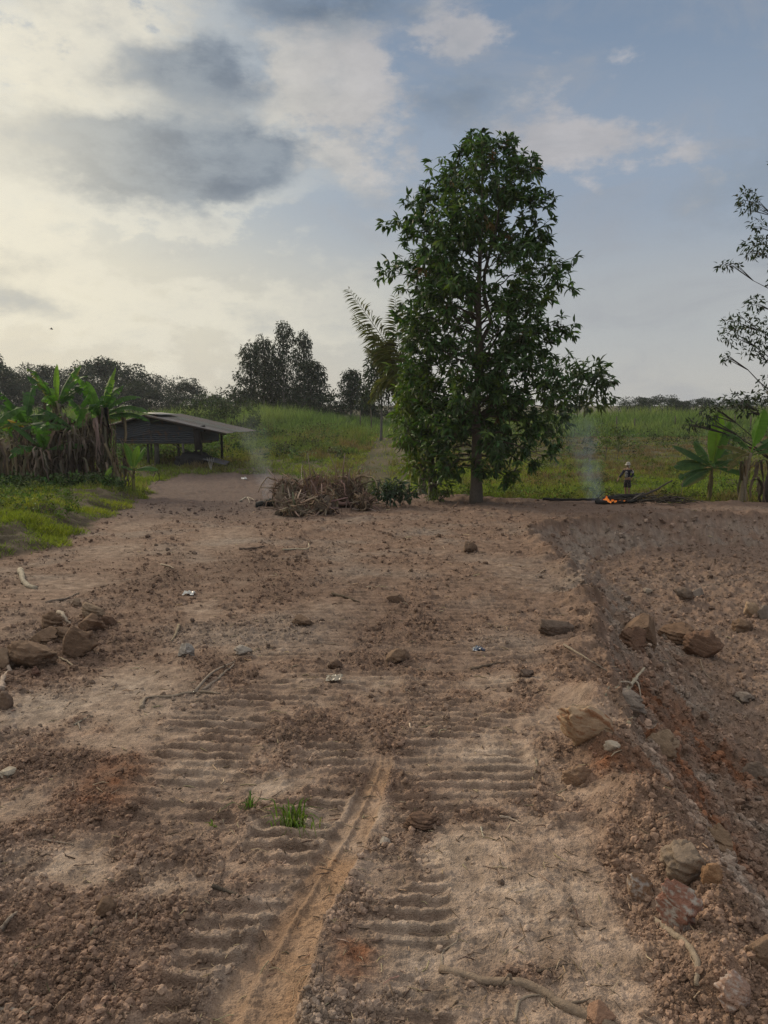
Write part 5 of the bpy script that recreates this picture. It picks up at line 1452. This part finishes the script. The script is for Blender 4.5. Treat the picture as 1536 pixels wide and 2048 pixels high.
# fence posts along the crest
for k, (px, py, hpx) in enumerate([(1232, 868, 36), (1268, 866, 30), (1349, 865, 34), (1388, 872, 24), (1427, 864, 28), (1468, 866, 38), (1500, 864, 34), (742, 838, 20), (720, 838, 18)]):
    D = 68 + 3 * (k % 3); x_ = at(px, py, D)[0]; z_ = gz(x_, D); hh = EYE + (810 - (py - hpx)) / FPX * D - z_
    mb = MB(); v, f = tube([[0, 0, -.2], [.03, 0, hh * .5], [.01 * (k % 3), 0, hh]], [.06, .055, .05], 7, .1, k); mb.add(v, f, (0.10, .085, .07))
    o = mb.build('fence_post', M_WOOD); o.location = (x_, D, z_)
    tag(o, 'thin grey wooden fence post in the tall grass along the crest', 'fence post', 'fence posts along the crest')

# ------------------------------------------------------------------ grass tufts on the bare earth
def tuft(label, px, py, n, h, spread, col, seed):
    p = spot(px, py); rg = np.random.default_rng(seed); mb = MB()
    for q in range(n):
        a = rg.uniform(0, 6.28); r_ = abs(rg.normal(0, spread)); b = np.array([math.cos(a) * r_, math.sin(a) * r_ * .6, 0]); b[2] = gz(p.x + b[0], p.y + b[1]) - p.z - .006
        L = h * rg.uniform(.55, 1.25); a2 = a + rg.normal(0, .8); out = rg.uniform(.3, 1.6)
        P = smooth_path([b, b + np.array([math.cos(a2) * out * .25, math.sin(a2) * out * .25, .6]) * L, b + np.array([math.cos(a2) * out * .8, math.sin(a2) * out * .8, .85 - out * .35]) * L], 7)
        w = np.array([.7, 1, 1, .9, .7, .45, .06]) * rg.uniform(.002, .0042); sd = unit(np.array([-math.sin(a2), math.cos(a2), 0]))
        V = np.stack([P - sd * w[:, None], P + [0, 0, -.0015], P + sd * w[:, None]], 1).reshape(-1, 3); i = np.arange(6) * 3
        mb.add(V, [np.concatenate([np.stack([i, i + 1, i + 4, i + 3], 1), np.stack([i + 1, i + 2, i + 5, i + 4], 1)])], vary(col, 1, rg, .25, .08)[0])
    o = mb.build('grass_tuft', M_GRASS); o.location = p; tag(o, label, 'grass tuft')
tuft('largest tuft of green grass growing out of the bare earth', 590, 1655, 85, .115, .055, (0.10, .155, .03), 621)
tuft('smaller grass tuft up and left of the largest tuft', 500, 1618, 26, .085, .028, (0.085, .14, .04), 622)
tuft('tiny green sprout left of the two grass tufts', 424, 1652, 8, .035, .010, (0.12, .19, .03), 623)

# ------------------------------------------------------------------ rocks and big clods
ROCKS = []
def rock(label, px, py, wpx, hpx, seed, col=(0.22, 0.15, 0.10), name='earth_clod', cat='clod', col2=None, sink=0.30, rough=0.30, rz=None, deep=0.8):
    p = spot(px, py); k = math.hypot(p.y, EYE - p.z) / FPX; w = wpx * k * .47; h = hpx * k * .58
    rg = np.random.default_rng(seed); v, f = ico(5 if wpx > 40 else 4)
    ROCKS.append((p.x, p.y + w * .3, w))
    nn = 1 + rough * n3(v * 1.3 + seed, seed, 2) * 1.7 + .16 * n3(v * 3.5 + seed, seed + 1) + .12 * np.abs(n3(v * 7, seed + 4)) + .07 * n3(v * 15, seed + 2)
    v = v * nn[:, None]
    for q in range(11 if name == 'rock' else 5):   # broken faces
        d = rand_dirs(1, rg, .3)[0]; t = v @ d; v = v - np.maximum(t - rg.uniform(.52, .88), 0)[:, None] * d * .9
    v = v * [w, w * deep, h]; c = np.tile(np.array(col), (len(v), 1)) * (1 + .35 * n3(v / w * 3, seed + 5))[:, None]
    if col2 is not None: c = c + (np.array(col2) - c) * sstep(n3(v / w * 3.2, seed + 8, 4), -.05, .30)[:, None]
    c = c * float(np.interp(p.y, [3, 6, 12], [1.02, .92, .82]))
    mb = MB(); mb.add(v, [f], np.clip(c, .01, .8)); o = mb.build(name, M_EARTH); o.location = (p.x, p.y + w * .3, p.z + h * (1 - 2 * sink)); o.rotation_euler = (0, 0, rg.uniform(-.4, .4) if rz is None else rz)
    tag(o, label, cat); return o
TAN = (0.39, 0.275, 0.18); BR = (0.20, 0.132, 0.088); RD = (0.195, 0.118, 0.080); GRY = (0.27, 0.22, 0.18); WHT = (0.42, 0.37, 0.32)
rock('large tan boulder perched on the lip of the pit', 1178, 1480, 105, 80, 701, TAN, 'rock', 'rock', (0.26, .13, .07), sink=.2)
rock('small flat pale stone just below the tan boulder', 1225, 1500, 34, 22, 702, (0.46, .38, .29), 'rock', 'rock')
rock('grey brown clod with a dark side nearest the bottom right of the lip', 1378, 1752, 88, 72, 703, (0.235, .178, .13))
rock('red and white broken rock on the lip beside the curved root', 1358, 1862, 72, 92, 704, (0.27, .14, .10), 'rock', 'rock', WHT, sink=.12, rough=.34)
rock('brown rock with a pale grey face left of the red and white rock', 1276, 1798, 60, 60, 705, (0.24, .15, .095), 'rock', 'rock', (0.42, .37, .33))
rock('pinkish rock at the bottom right corner', 1480, 2010, 66, 62, 706, (0.33, .21, .155), 'rock', 'rock', (0.44, .36, .31))
rock('flat brown clod below the end of the long branch', 1200, 2042, 52, 34, 707, (0.30, .18, .12))
rock('big brown clod half way down the upper pit slope', 1285, 1285, 92, 66, 708, BR)
rock('rounded clod on the pit floor beside the slope', 1352, 1280, 66, 46, 709, (0.24, .15, .095))
rock('red brown clod on the pit floor, lowest of the three in the row', 1408, 1312, 74, 54, 710, RD)
rock('dark red clod dug out of the slope above the roots', 1268, 1300, 56, 60, 711, RD, rough=.34)
rock('pale upright clod far out on the pit floor', 1503, 1232, 32, 36, 712, TAN)
rock('clod next to the pale upright one at the right edge', 1530, 1236, 26, 30, 713, GRY)
rock('brown clod on the pit floor below the pale upright one', 1486, 1262, 38, 28, 714, BR)
rock('light round clod in the middle of the pit floor', 1397, 1195, 26, 24, 715, GRY)
rock('pair of grey lumps left of the light round clod', 1372, 1196, 36, 26, 716, (0.2, .15, .115))
rock('small pale stone at the left of the pit floor', 1296, 1186, 22, 14, 717, (0.38, .31, .24), 'rock', 'rock')
rock('grey stone on the lower pit slope at the right edge', 1490, 1402, 40, 24, 718, GRY, 'rock', 'rock')
rock('pale grey clod broken off the slope under the forked roots', 1262, 1420, 60, 46, 719, GRY)
rock('light brown clod on the slope right of the tan boulder', 1325, 1510, 66, 52, 720, (0.28, .2, .135))
rock('tan lump on the lip below the flat pale stone', 1155, 1568, 52, 40, 721, (0.27, .175, .115))
rock('crumbly clod above the dark hole at the right of the lip', 1440, 1700, 56, 44, 722, (0.25, .17, .11))
rock('grey clod at the right edge low on the slope', 1510, 1560, 50, 40, 723, (0.22, .165, .125))
rock('orange brown clod by the hole in the lip', 1425, 1770, 40, 52, 724, (0.29, .17, .095))
rock('brown clod at the right edge beyond the pinkish rock', 1525, 1930, 56, 60, 725, BR)
# heap at the left
rock('longest clod of the heap at the left, brown and flat topped', 52, 1332, 110, 62, 731, BR, rough=.22)
rock('upturned dark sided clod right of the longest clod', 148, 1312, 78, 58, 732, (0.185, .12, .08), rz=.5)
rock('pale topped clod at the upper right of the left heap', 183, 1236, 50, 30, 733, (0.28, .2, .135))
rock('brown clod under the pale topped one', 180, 1264, 54, 42, 734, (0.21, .135, .09))
rock('rounded clod behind the longest clod', 85, 1285, 60, 34, 735, BR)
rock('clod in the middle of the left heap', 130, 1280, 48, 34, 736, (0.17, .112, .075))
rock('small dark clod at the right end of the left heap', 217, 1250, 30, 26, 737, (0.145, .09, .062))
rock('crumbling lump at the back of the left heap', 100, 1255, 44, 34, 738, BR)
rock('small round clod at the back of the left heap', 150, 1212, 24, 18, 739, (0.23, .165, .115))
rock('clod at the left edge by the bent root', 5, 1338, 36, 50, 740, (0.25, .175, .12))
rock('round stone at the left edge below the heap', 10, 1418, 36, 40, 741, (0.19, .135, .10), 'rock', 'rock')
rock('small reddish clod in front of the left heap', 70, 1352, 22, 20, 742, (0.17, .1, .075))
rock('whitish grey stone in the middle left of the earth', 372, 1312, 44, 30, 743, (0.33, .30, .27), 'rock', 'rock', (0.24, .21, .18))
rock('pale lump right of the whitish grey stone', 488, 1308, 38, 20, 744, (0.36, .31, .26))
rock('dark round clod alone in the crumbs at the lower left', 210, 1832, 38, 32, 745, (0.16, .105, .07), sink=.15)
rock('pale flat stone at the left edge', 14, 1550, 38, 16, 746, (0.40, .34, .26), 'rock', 'rock')
rock('brown clod heading the row of lumps in the middle', 790, 1325, 40, 30, 747, (0.225, .15, .10))
rock('round clod right of the row of lumps in the middle', 806, 1318, 24, 24, 748, (0.24, .165, .115))
rock('dark lump at the left end of the row of lumps', 672, 1338, 34, 20, 749, (0.12, .078, .055))
rock('lump on the upper middle of the earth', 790, 1203, 32, 22, 750, (0.2, .135, .095))
rock('brown lump by itself left of the middle', 605, 1250, 40, 24, 751, (0.165, .11, .075))
rock('dark earthy lump with dry roots on the lip of the pit', 1112, 1268, 66, 40, 752, (0.15, .11, .085))
rock('small dark clod in front of the lump with dry roots', 1054, 1352, 30, 18, 753, (0.13, .095, .075))
rock('round clod in the upper part near the pit', 940, 1105, 36, 24, 754, (0.185, .125, .088))
rock('small whitish rock by the wheel mark, flat and pale', 770, 1690, 24, 14, 755, (0.38, .32, .26), 'rock', 'rock')
rock('rounded stone on the flat scraped lane at the lower right', 1002, 1770, 16, 14, 756, (0.13, .095, .075), 'rock', 'rock')
rock('crumbly dark heap in the middle foreground', 845, 1656, 64, 26, 757, (0.145, .09, .062), sink=.3)
# ------------------------------------------------------------------ sticks and roots
PW = (0.29, .235, .18)
stick('long forked dead branch sweeping across the bottom right', [(880, 1942), (960, 1962), (1060, 1978), (1120, 2010), (1190, 2040), (1250, 2075)], .016, 801, (0.20, .155, .115), 'branch', [(.35, (1000, 1975), .5), (.62, (1180, 2000), .55)], r1=1.5, n=26, cat='branch', knob=.04)
stick('thin root looping at the bottom right of the middle', [(1030, 2045), (1040, 2002), (1080, 1992), (1110, 2018)], .008, 802, PW, 'root', cat='root')
stick('thick curved tan root lying beside the red and white rock', [(1308, 1842), (1345, 1868), (1378, 1895), (1396, 1935), (1394, 1974)], .016, 803, PW, 'root', cat='root', r1=.7)
stick('thin pale root curling up from the end of the long branch', [(884, 1940), (886, 1905), (912, 1885), (916, 1868)], .007, 804, PW, 'root', cat='root')
stick('dark stick lying over the cleat prints in the left foreground', [(424, 1773), (455, 1785), (500, 1803)], .012, 805, (0.10, .075, .058))
stick('twisted dry root in the lower left corner', [(0, 2022), (40, 2024), (66, 2036)], .010, 806, PW, 'root', cat='root', forks=[(.8, (74, 2016), .6)])
stick('pale root lying at the left edge below the pebbles', [(2, 1862), (22, 1838), (36, 1826)], .012, 807, (0.30, .24, .18), 'root', cat='root')
stick('short broken stick among the pebbles at lower left', [(182, 1872), (208, 1855)], .012, 808, (0.22, .17, .125))
stick('long grey stick with a bent end above the grass tufts', [(283, 1418), (290, 1400), (340, 1395), (400, 1386), (440, 1388)], .022, 809, (0.27, .215, .165), forks=[(.7, (470, 1325), .8), (.05, (305, 1396), .8)], n=24)
stick('slanting grey stick leaning away from the bent one', [(405, 1382), (440, 1355), (468, 1330)], .018, 810, (0.25, .2, .15))
stick('bent pale root at the far left of the earth', [(42, 1148, .05), (45, 1160, .03), (52, 1170), (70, 1178)], .045, 811, (0.38, .32, .25), 'root', cat='root', r1=.8)
stick('curved pale root at the left edge beside the heap', [(2, 1385), (4, 1362), (18, 1342), (12, 1326, .08)], .03, 812, (0.36, .30, .235), 'root', cat='root')
stick('brown root curving down in the middle left', [(358, 1252), (352, 1268), (342, 1284)], .022, 813, (0.22, .165, .12), 'root', cat='root')
stick('thin stick in front of the left heap pointing right', [(110, 1315), (132, 1322), (150, 1336)], .014, 814, (0.28, .22, .17))
stick('dry thin branch lying behind the left heap', [(90, 1206), (130, 1198), (158, 1186)], .022, 815, (0.20, .155, .12))
stick('pale stub of wood on top of the left heap', [(118, 1236, .06), (128, 1242, .05), (140, 1250)], .03, 816, (0.36, .29, .22))
stick('dark flat branch by the pale dirt far out on the left', [(478, 1100), (505, 1098), (530, 1092)], .035, 817, (0.11, .08, .06))
stick('pale driftwood piece in the far middle', [(566, 1100), (590, 1099), (615, 1098), (618, 1092, .05)], .025, 818, (0.38, .31, .24))
stick('short root near the pale dirt on the left road', [(322, 1130), (340, 1134), (348, 1138)], .02, 819, PW, 'root', cat='root')
stick('dark root in the middle of the earth', [(664, 1188), (690, 1196), (720, 1205)], .026, 820, (0.13, .09, .065), 'root', cat='root')
stick('long thin root lying on the upper slope of the pit', [(1128, 1290), (1170, 1315), (1215, 1345)], .012, 821, (0.24, .19, .145), 'root', cat='root')
stick('root snaking down the pit slope at the right', [(1400, 1320), (1412, 1350), (1445, 1372)], .014, 822, (0.26, .2, .15), 'root', cat='root')
stick('stout pale forked root sticking out of the slope', [(1250, 1385), (1268, 1372, .04), (1288, 1355, .10)], .028, 823, (0.42, .35, .27), 'root', cat='root', forks=[(.3, (1240, 1378, .04), .7), (.5, (1282, 1398), .6)])
stick('thin broken root left of the stout forked root', [(1212, 1392), (1238, 1372)], .010, 824, (0.3, .24, .185), 'root', cat='root')
stick('pale root ends poking out below the grey clod', [(1258, 1452), (1275, 1440, .04), (1290, 1438, .03)], .018, 825, (0.36, .3, .23), 'root', cat='root', forks=[(.5, (1312, 1432), .5)])
stick('small curved pale root on the cleated earth right of the middle', [(1072, 1520), (1074, 1535), (1068, 1550)], .010, 826, PW, 'root', cat='root')
stick('pale splinter lying flat on the right cleat prints', [(1000, 1634), (1022, 1638), (1042, 1648)], .010, 827, (0.42, .33, .24), 'root', cat='root')
stick('short white splinter standing in the earth near the middle', [(962, 1656), (964, 1664), (967, 1676)], .007, 828, (0.48, .41, .32))
stick('tiny white splinter above the right cleat prints', [(819, 1448), (821, 1458)], .007, 829, (0.48, .41, .32))
stick('forked pale twig near the cleat prints on the left', [(148, 1452), (160, 1445), (186, 1432)], .012, 830, PW, forks=[(.4, (160, 1462), .7)])
stick('thin branch lying along the left of the far rut', [(1090, 1140), (1080, 1146), (1070, 1152)], .018, 831, (0.25, .19, .14))
stick('dry root beside the dark clods near the lip of the pit', [(942, 1340), (980, 1330), (1010, 1325)], .016, 832, (0.15, .11, .08), 'root', cat='root')
stick('thin stick half sunk at the left of the orange strip', [(85, 1682), (115, 1684), (148, 1690)], .007, 833, (0.27, .21, .16))
stick('stick crossing the ground right of the orange strip', [(1075, 1945), (1115, 1935), (1150, 1930)], .006, 834, (0.17, .125, .09))
stick('straight root on the pit floor pointing at the pale clod', [(1405, 1172), (1440, 1168), (1475, 1160)], .016, 835, (0.28, .22, .165), 'root', cat='root')
stick('thin curved root far out below the fire', [(1246, 1068), (1260, 1058), (1275, 1055)], .012, 836, (0.24, .19, .15), 'root', cat='root')
# crumpled wrappers
def wrapper(label, px, py, w, seed, cols, name='plastic_wrapper'):
    p = spot(px, py); rg = np.random.default_rng(seed); g_ = 12
    u, v_ = np.meshgrid(np.linspace(-1, 1, g_), np.linspace(-1, 1, g_)); u = u.ravel(); v_ = v_.ravel()
    V = np.stack([u * w * .5, v_ * w * .42, w * (.22 + .34 * fbm(u * 1.7 + seed, v_ * 1.7, 3, seed) - .12 * (u * u + v_ * v_))], 1) + rg.normal(0, w * .03, (len(u), 3)); V[:, 2] = np.maximum(V[:, 2], .004)
    i = np.arange(g_ - 1)[:, None] * g_; j = np.arange(g_ - 1)[None]; F = np.stack([i + j, i + j + 1, i + g_ + j + 1, i + g_ + j], -1).reshape(-1, 4)
    c = np.array(cols)[np.clip(((fbm(u * 1.6 + 3, v_ * 1.6, 2, seed + 2) * 1.4 + .5) * len(cols)).astype(int), 0, len(cols) - 1)]
    mb = MB(); mb.add(V, [F], c); mb.add(V - [0, 0, .002], [F[:, ::-1]], c); o = mb.build(name, attr_mat('plastic', .35, spec=.5), smooth=False); o.location = p; tag(o, label, 'wrapper')
wrapper('crumpled black, blue and white plastic wrapper on the bare earth', 957, 1300, .11, 851, [(0.01, .012, .02), (0.02, .05, .14), (0.55, .55, .52), (0.012, .014, .03)])
wrapper('crumpled white plastic scrap on the left of the earth', 378, 1188, .14, 852, [(0.62, .6, .55), (0.5, .48, .44)])
wrapper('torn cream paper scrap by the pale scrape in the middle', 668, 1358, .12, 853, [(0.42, .36, .27), (0.36, .30, .22)], 'paper_scrap')
wrapper('white bag scrap lying on the dirt road in front of the hut', 488, 958, .28, 854, [(0.6, .58, .54), (0.5, .48, .45)])
wrapper('small white scrap at the grassy bank on the left', 25, 1037, .18, 855, [(0.6, .57, .5), (0.5, .46, .40)])
# a bird far off over the trees
bm_ = MB(); v, f = ico(2); bm_.add(v * [.22, .09, .08], [f], (0.02, .02, .02))
for s_ in (-1, 1): bm_.add([[-.08, 0, .02], [.10, 0, .02], [.05, s_ * .32, .16], [-.06, s_ * .30, .15], [-.10, s_ * .60, .10]], [np.array([[0, 1, 2, 3]]), np.array([[3, 2, 4]])], (0.02, .02, .02))
bm_.add([[-.2, -.03, 0], [-.2, .03, 0], [-.36, .07, .01], [-.36, -.07, .01]], [np.array([[0, 1, 2, 3]])], (0.02, .02, .02))
o = bm_.build('bird', attr_mat('feathers', .8)); o.location = at(103, 658, 110); o.rotation_euler = (0.2, 0.1, .5); tag(o, 'tiny dark bird flying above the treeline at the left', 'bird')

# ------------------------------------------------------------------ crumbs, straw and twigs littering the earth
def crumbs():
    rg = np.random.default_rng(900)
    n = 300000
    r = (rg.uniform(26 ** -.62, 2.0 ** -.62, n)) ** (-1 / .62); a = rg.uniform(R(-34), R(34), n); x = r * np.sin(a); y = r * np.cos(a)
    z, M = terrain(x, y)
    pr = np.clip((M['crumb'] - .30) * 1.1 + .07 + .25 * M['slope'] + .15 * M['inpit'], 0.02, .8) * (M['dirt'] > .6) * (1 - .9 * M['smear'])
    k = rg.random(n) < pr; x, y, z, r = x[k], y[k], z[k], r[k]; M = {q: w[k] for q, w in M.items()}
    # earth fallen round the foot of every rock and clod
    ex = []
    for (cx, cy, cw) in ROCKS:
        m_ = int(10 + 26 * min(1, cw / .12)); a = rg.uniform(0, 6.28, m_); q = cw * (0.75 + np.abs(rg.normal(0, .45, m_))); ex.append(np.stack([cx + np.cos(a) * q, cy + np.sin(a) * q * .9], 1))
    ex = np.vstack(ex); ez, eM = terrain(ex[:, 0], ex[:, 1])
    x = np.concatenate([x, ex[:, 0]]); y = np.concatenate([y, ex[:, 1]]); z = np.concatenate([z, ez]); r = np.hypot(x, y); M = {q: np.concatenate([M[q], eM[q]]) for q in M}
    n = len(x)
    s = .0021 * (rg.pareto(2.2, n) + 1) * (1 + .11 * r); s = np.minimum(s, .011 + .0020 * r) * (1 + .6 * M['slope'])
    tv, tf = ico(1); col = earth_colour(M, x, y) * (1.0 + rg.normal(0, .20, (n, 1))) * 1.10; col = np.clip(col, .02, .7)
    big = s > .0065
    mb = MB()
    for var in range(5):
        for sel, sub in ((big, 2), (~big, 1)):
            i = np.nonzero(sel)[0][var::5]
            tv, tf = ico(sub); tv = tv * (1 + .75 * n3(tv * 1.2 + var * 3, 900 + var, 2) + .15 * n3(tv * 4, 930 + var, 2))[:, None]
            q = rg.normal(size=(len(i), 3)); Rm = frames(unit(q), unit(rg.normal(size=(len(i), 3))))
            S = s[i, None] * np.stack([rg.uniform(.8, 1.3, len(i)), rg.uniform(.7, 1.2, len(i)), rg.uniform(.6, 1, len(i))], 1)
            scatter(mb, tv, [tf], Rm, S, np.stack([x[i], y[i], z[i] + s[i] * .25], 1), col[i])
    tag(mb.build('earth_crumbs', M_EARTH, smooth=False), 'loose crumbs and pebbles of brown earth strewn over the ground', 'crumbs', kind='stuff')
    # straw and rootlets
    n = 2000; r = (rg.uniform(22 ** -.6, 2.0 ** -.6, n)) ** (-1 / .6); a = rg.uniform(R(-33), R(33), n); x = r * np.sin(a); y = r * np.cos(a)
    z, M = terrain(x, y); k = M['dirt'] > .5; x, y, z, r = x[k], y[k], z[k], r[k]
    mb = MB()
    L = rg.uniform(.015, .075, len(x)) * (1 + .10 * r)
    for i in range(len(x)):
        a = rg.uniform(0, 6.28); d = np.array([math.cos(a), math.sin(a), rg.normal(0, .12)]) * L[i]; p = np.array([x[i], y[i], z[i] + .003]); bend = rg.normal(0, .12, 3) * L[i]; bend[2] = abs(bend[2]) * .6
        w = .0011 * (1 + .30 * r[i]) * rg.uniform(.6, 1.6)
        v, f = tube([p - d / 2, p + bend, p + d / 2 + bend * .2], [w, w, w * .5], 4, cap=False); mb.add(v, f, vary((0.36, .27, .18) if rg.random() < .6 else (0.15, .105, .075), 1, rg, .25, .05)[0])
    tag(mb.build('straw_litter', M_WOOD), 'bits of straw, rootlet and twig littering the bare earth', 'litter', kind='stuff')
crumbs()
# ------------------------------------------------------------------ smoke
def smoke(label, base, top, r0, r1, dens, seed, tint=(0.72, 0.84, 1.0)):
    base = np.array(base, float); top = np.array(top, float); H = top[2] - base[2]
    m = bpy.data.materials.new('smoke'); m.use_nodes = True; t = m.node_tree; t.nodes.clear(); g = G(t)
    P = E(g, g.node('ShaderNodeTexCoord').outputs['Object']); x, y, z = g.sep(P)
    h = g.m('MULTIPLY', z, 1 / H, clamp=True)
    n1 = g.noise(g.vm('MULTIPLY', P, (1.2, 1.2, .7)), 1.3, 3, .6); n2 = g.noise(g.vm('ADD', P, (5, 2, 9)), 1.1, 2, .5)
    lean = (top - base)
    cx = h * float(lean[0]) + (n1 - .5) * (h * (r1 * 1.5)); cy = h * float(lean[1]) + (n2 - .5) * (h * r1)
    w = h * (r1 - r0) + r0
    dx = (x - cx) / w; dy = (y - cy) / w
    rr = dx * dx + dy * dy
    fall = g.ss(rr, 1.0, 0.0)
    curl = g.ss(g.noise(g.vm('MULTIPLY', P, (1.6, 1.6, .8)), 2.2, 5, .65, dist=.8), .42, .66)
    d = fall * (curl * .85 + .15) * g.m('POWER', 1.0 - h, 1.5) * g.ss(z, -.05, .1) * dens * g.ss(h, 1.0, .7)
    v = g.node('ShaderNodeVolumePrincipled'); v.inputs['Color'].default_value = (*tint, 1); v.inputs['Anisotropy'].default_value = .35
    g.put(v.inputs['Density'], d); t.links.new(v.outputs[0], g.node('ShaderNodeOutputMaterial').inputs['Volume'])
    ns, nr = 20, 14; Vs = []
    for i in range(nr):
        q = i / (nr - 1); c = (top - base) * q; rr_ = (r0 + (r1 - r0) * q) * 1.05 + r1 * .9 * q
        a = np.arange(ns) / ns * 2 * np.pi; Vs.append(np.stack([c[0] + np.cos(a) * rr_, c[1] + np.sin(a) * rr_, np.full(ns, c[2] - .04)], 1))
    V = np.vstack(Vs + [[[0, 0, -.04]], [list(top - base - [0, 0, .04])]])
    i = np.arange(nr - 1)[:, None] * ns; j = np.arange(ns)[None]; j2 = (j + 1) % ns
    F = np.stack([i + j, i + j2, i + ns + j2, i + ns + j], -1).reshape(-1, 4); a = np.arange(ns); b = (a + 1) % ns; k = len(V)
    tri = np.vstack([np.stack([np.full(ns, k - 2), b, a], 1), np.stack([np.full(ns, k - 1), a + (nr - 1) * ns, b + (nr - 1) * ns], 1)])
    o = np_mesh('smoke', V, [F, tri], m); o.location = base; tag(o, label, 'smoke', kind='stuff'); return o
b0 = fp(1192, 1004); smoke('bluish smoke rising from the fire and drifting up beside the tall tree', b0, b0 + [-.75, .5, 3.4], .34, .95, 1.35, 951, (.60, .76, 1.0))
p = spot(536, 1006); b0 = np.array(p) + [0, .2, .05]; smoke('thin blue smoke from the charred log end drifting over the dirt road', b0, b0 + [-.9, 1.4, 3.2], .22, .9, 0.6, 952)

# ------------------------------------------------------------------ evening haze over the fields
def haze():
    m = bpy.data.materials.new('haze'); m.use_nodes = True; t = m.node_tree; t.nodes.clear(); g = G(t)
    v = g.node('ShaderNodeVolumePrincipled'); v.inputs['Color'].default_value = (0.86, 0.90, 0.97, 1); v.inputs['Density'].default_value = 0.0003; v.inputs['Anisotropy'].default_value = 0.2
    t.links.new(v.outputs[0], g.node('ShaderNodeOutputMaterial').inputs['Volume'])
    mb = MB(); a, b = box((-330, -30, -5), (330, 330, 15.5)); mb.add(a, b); tag(mb.build('haze', m, smooth=False), 'thin bluish haze over the fields', 'haze', kind='stuff')
haze()
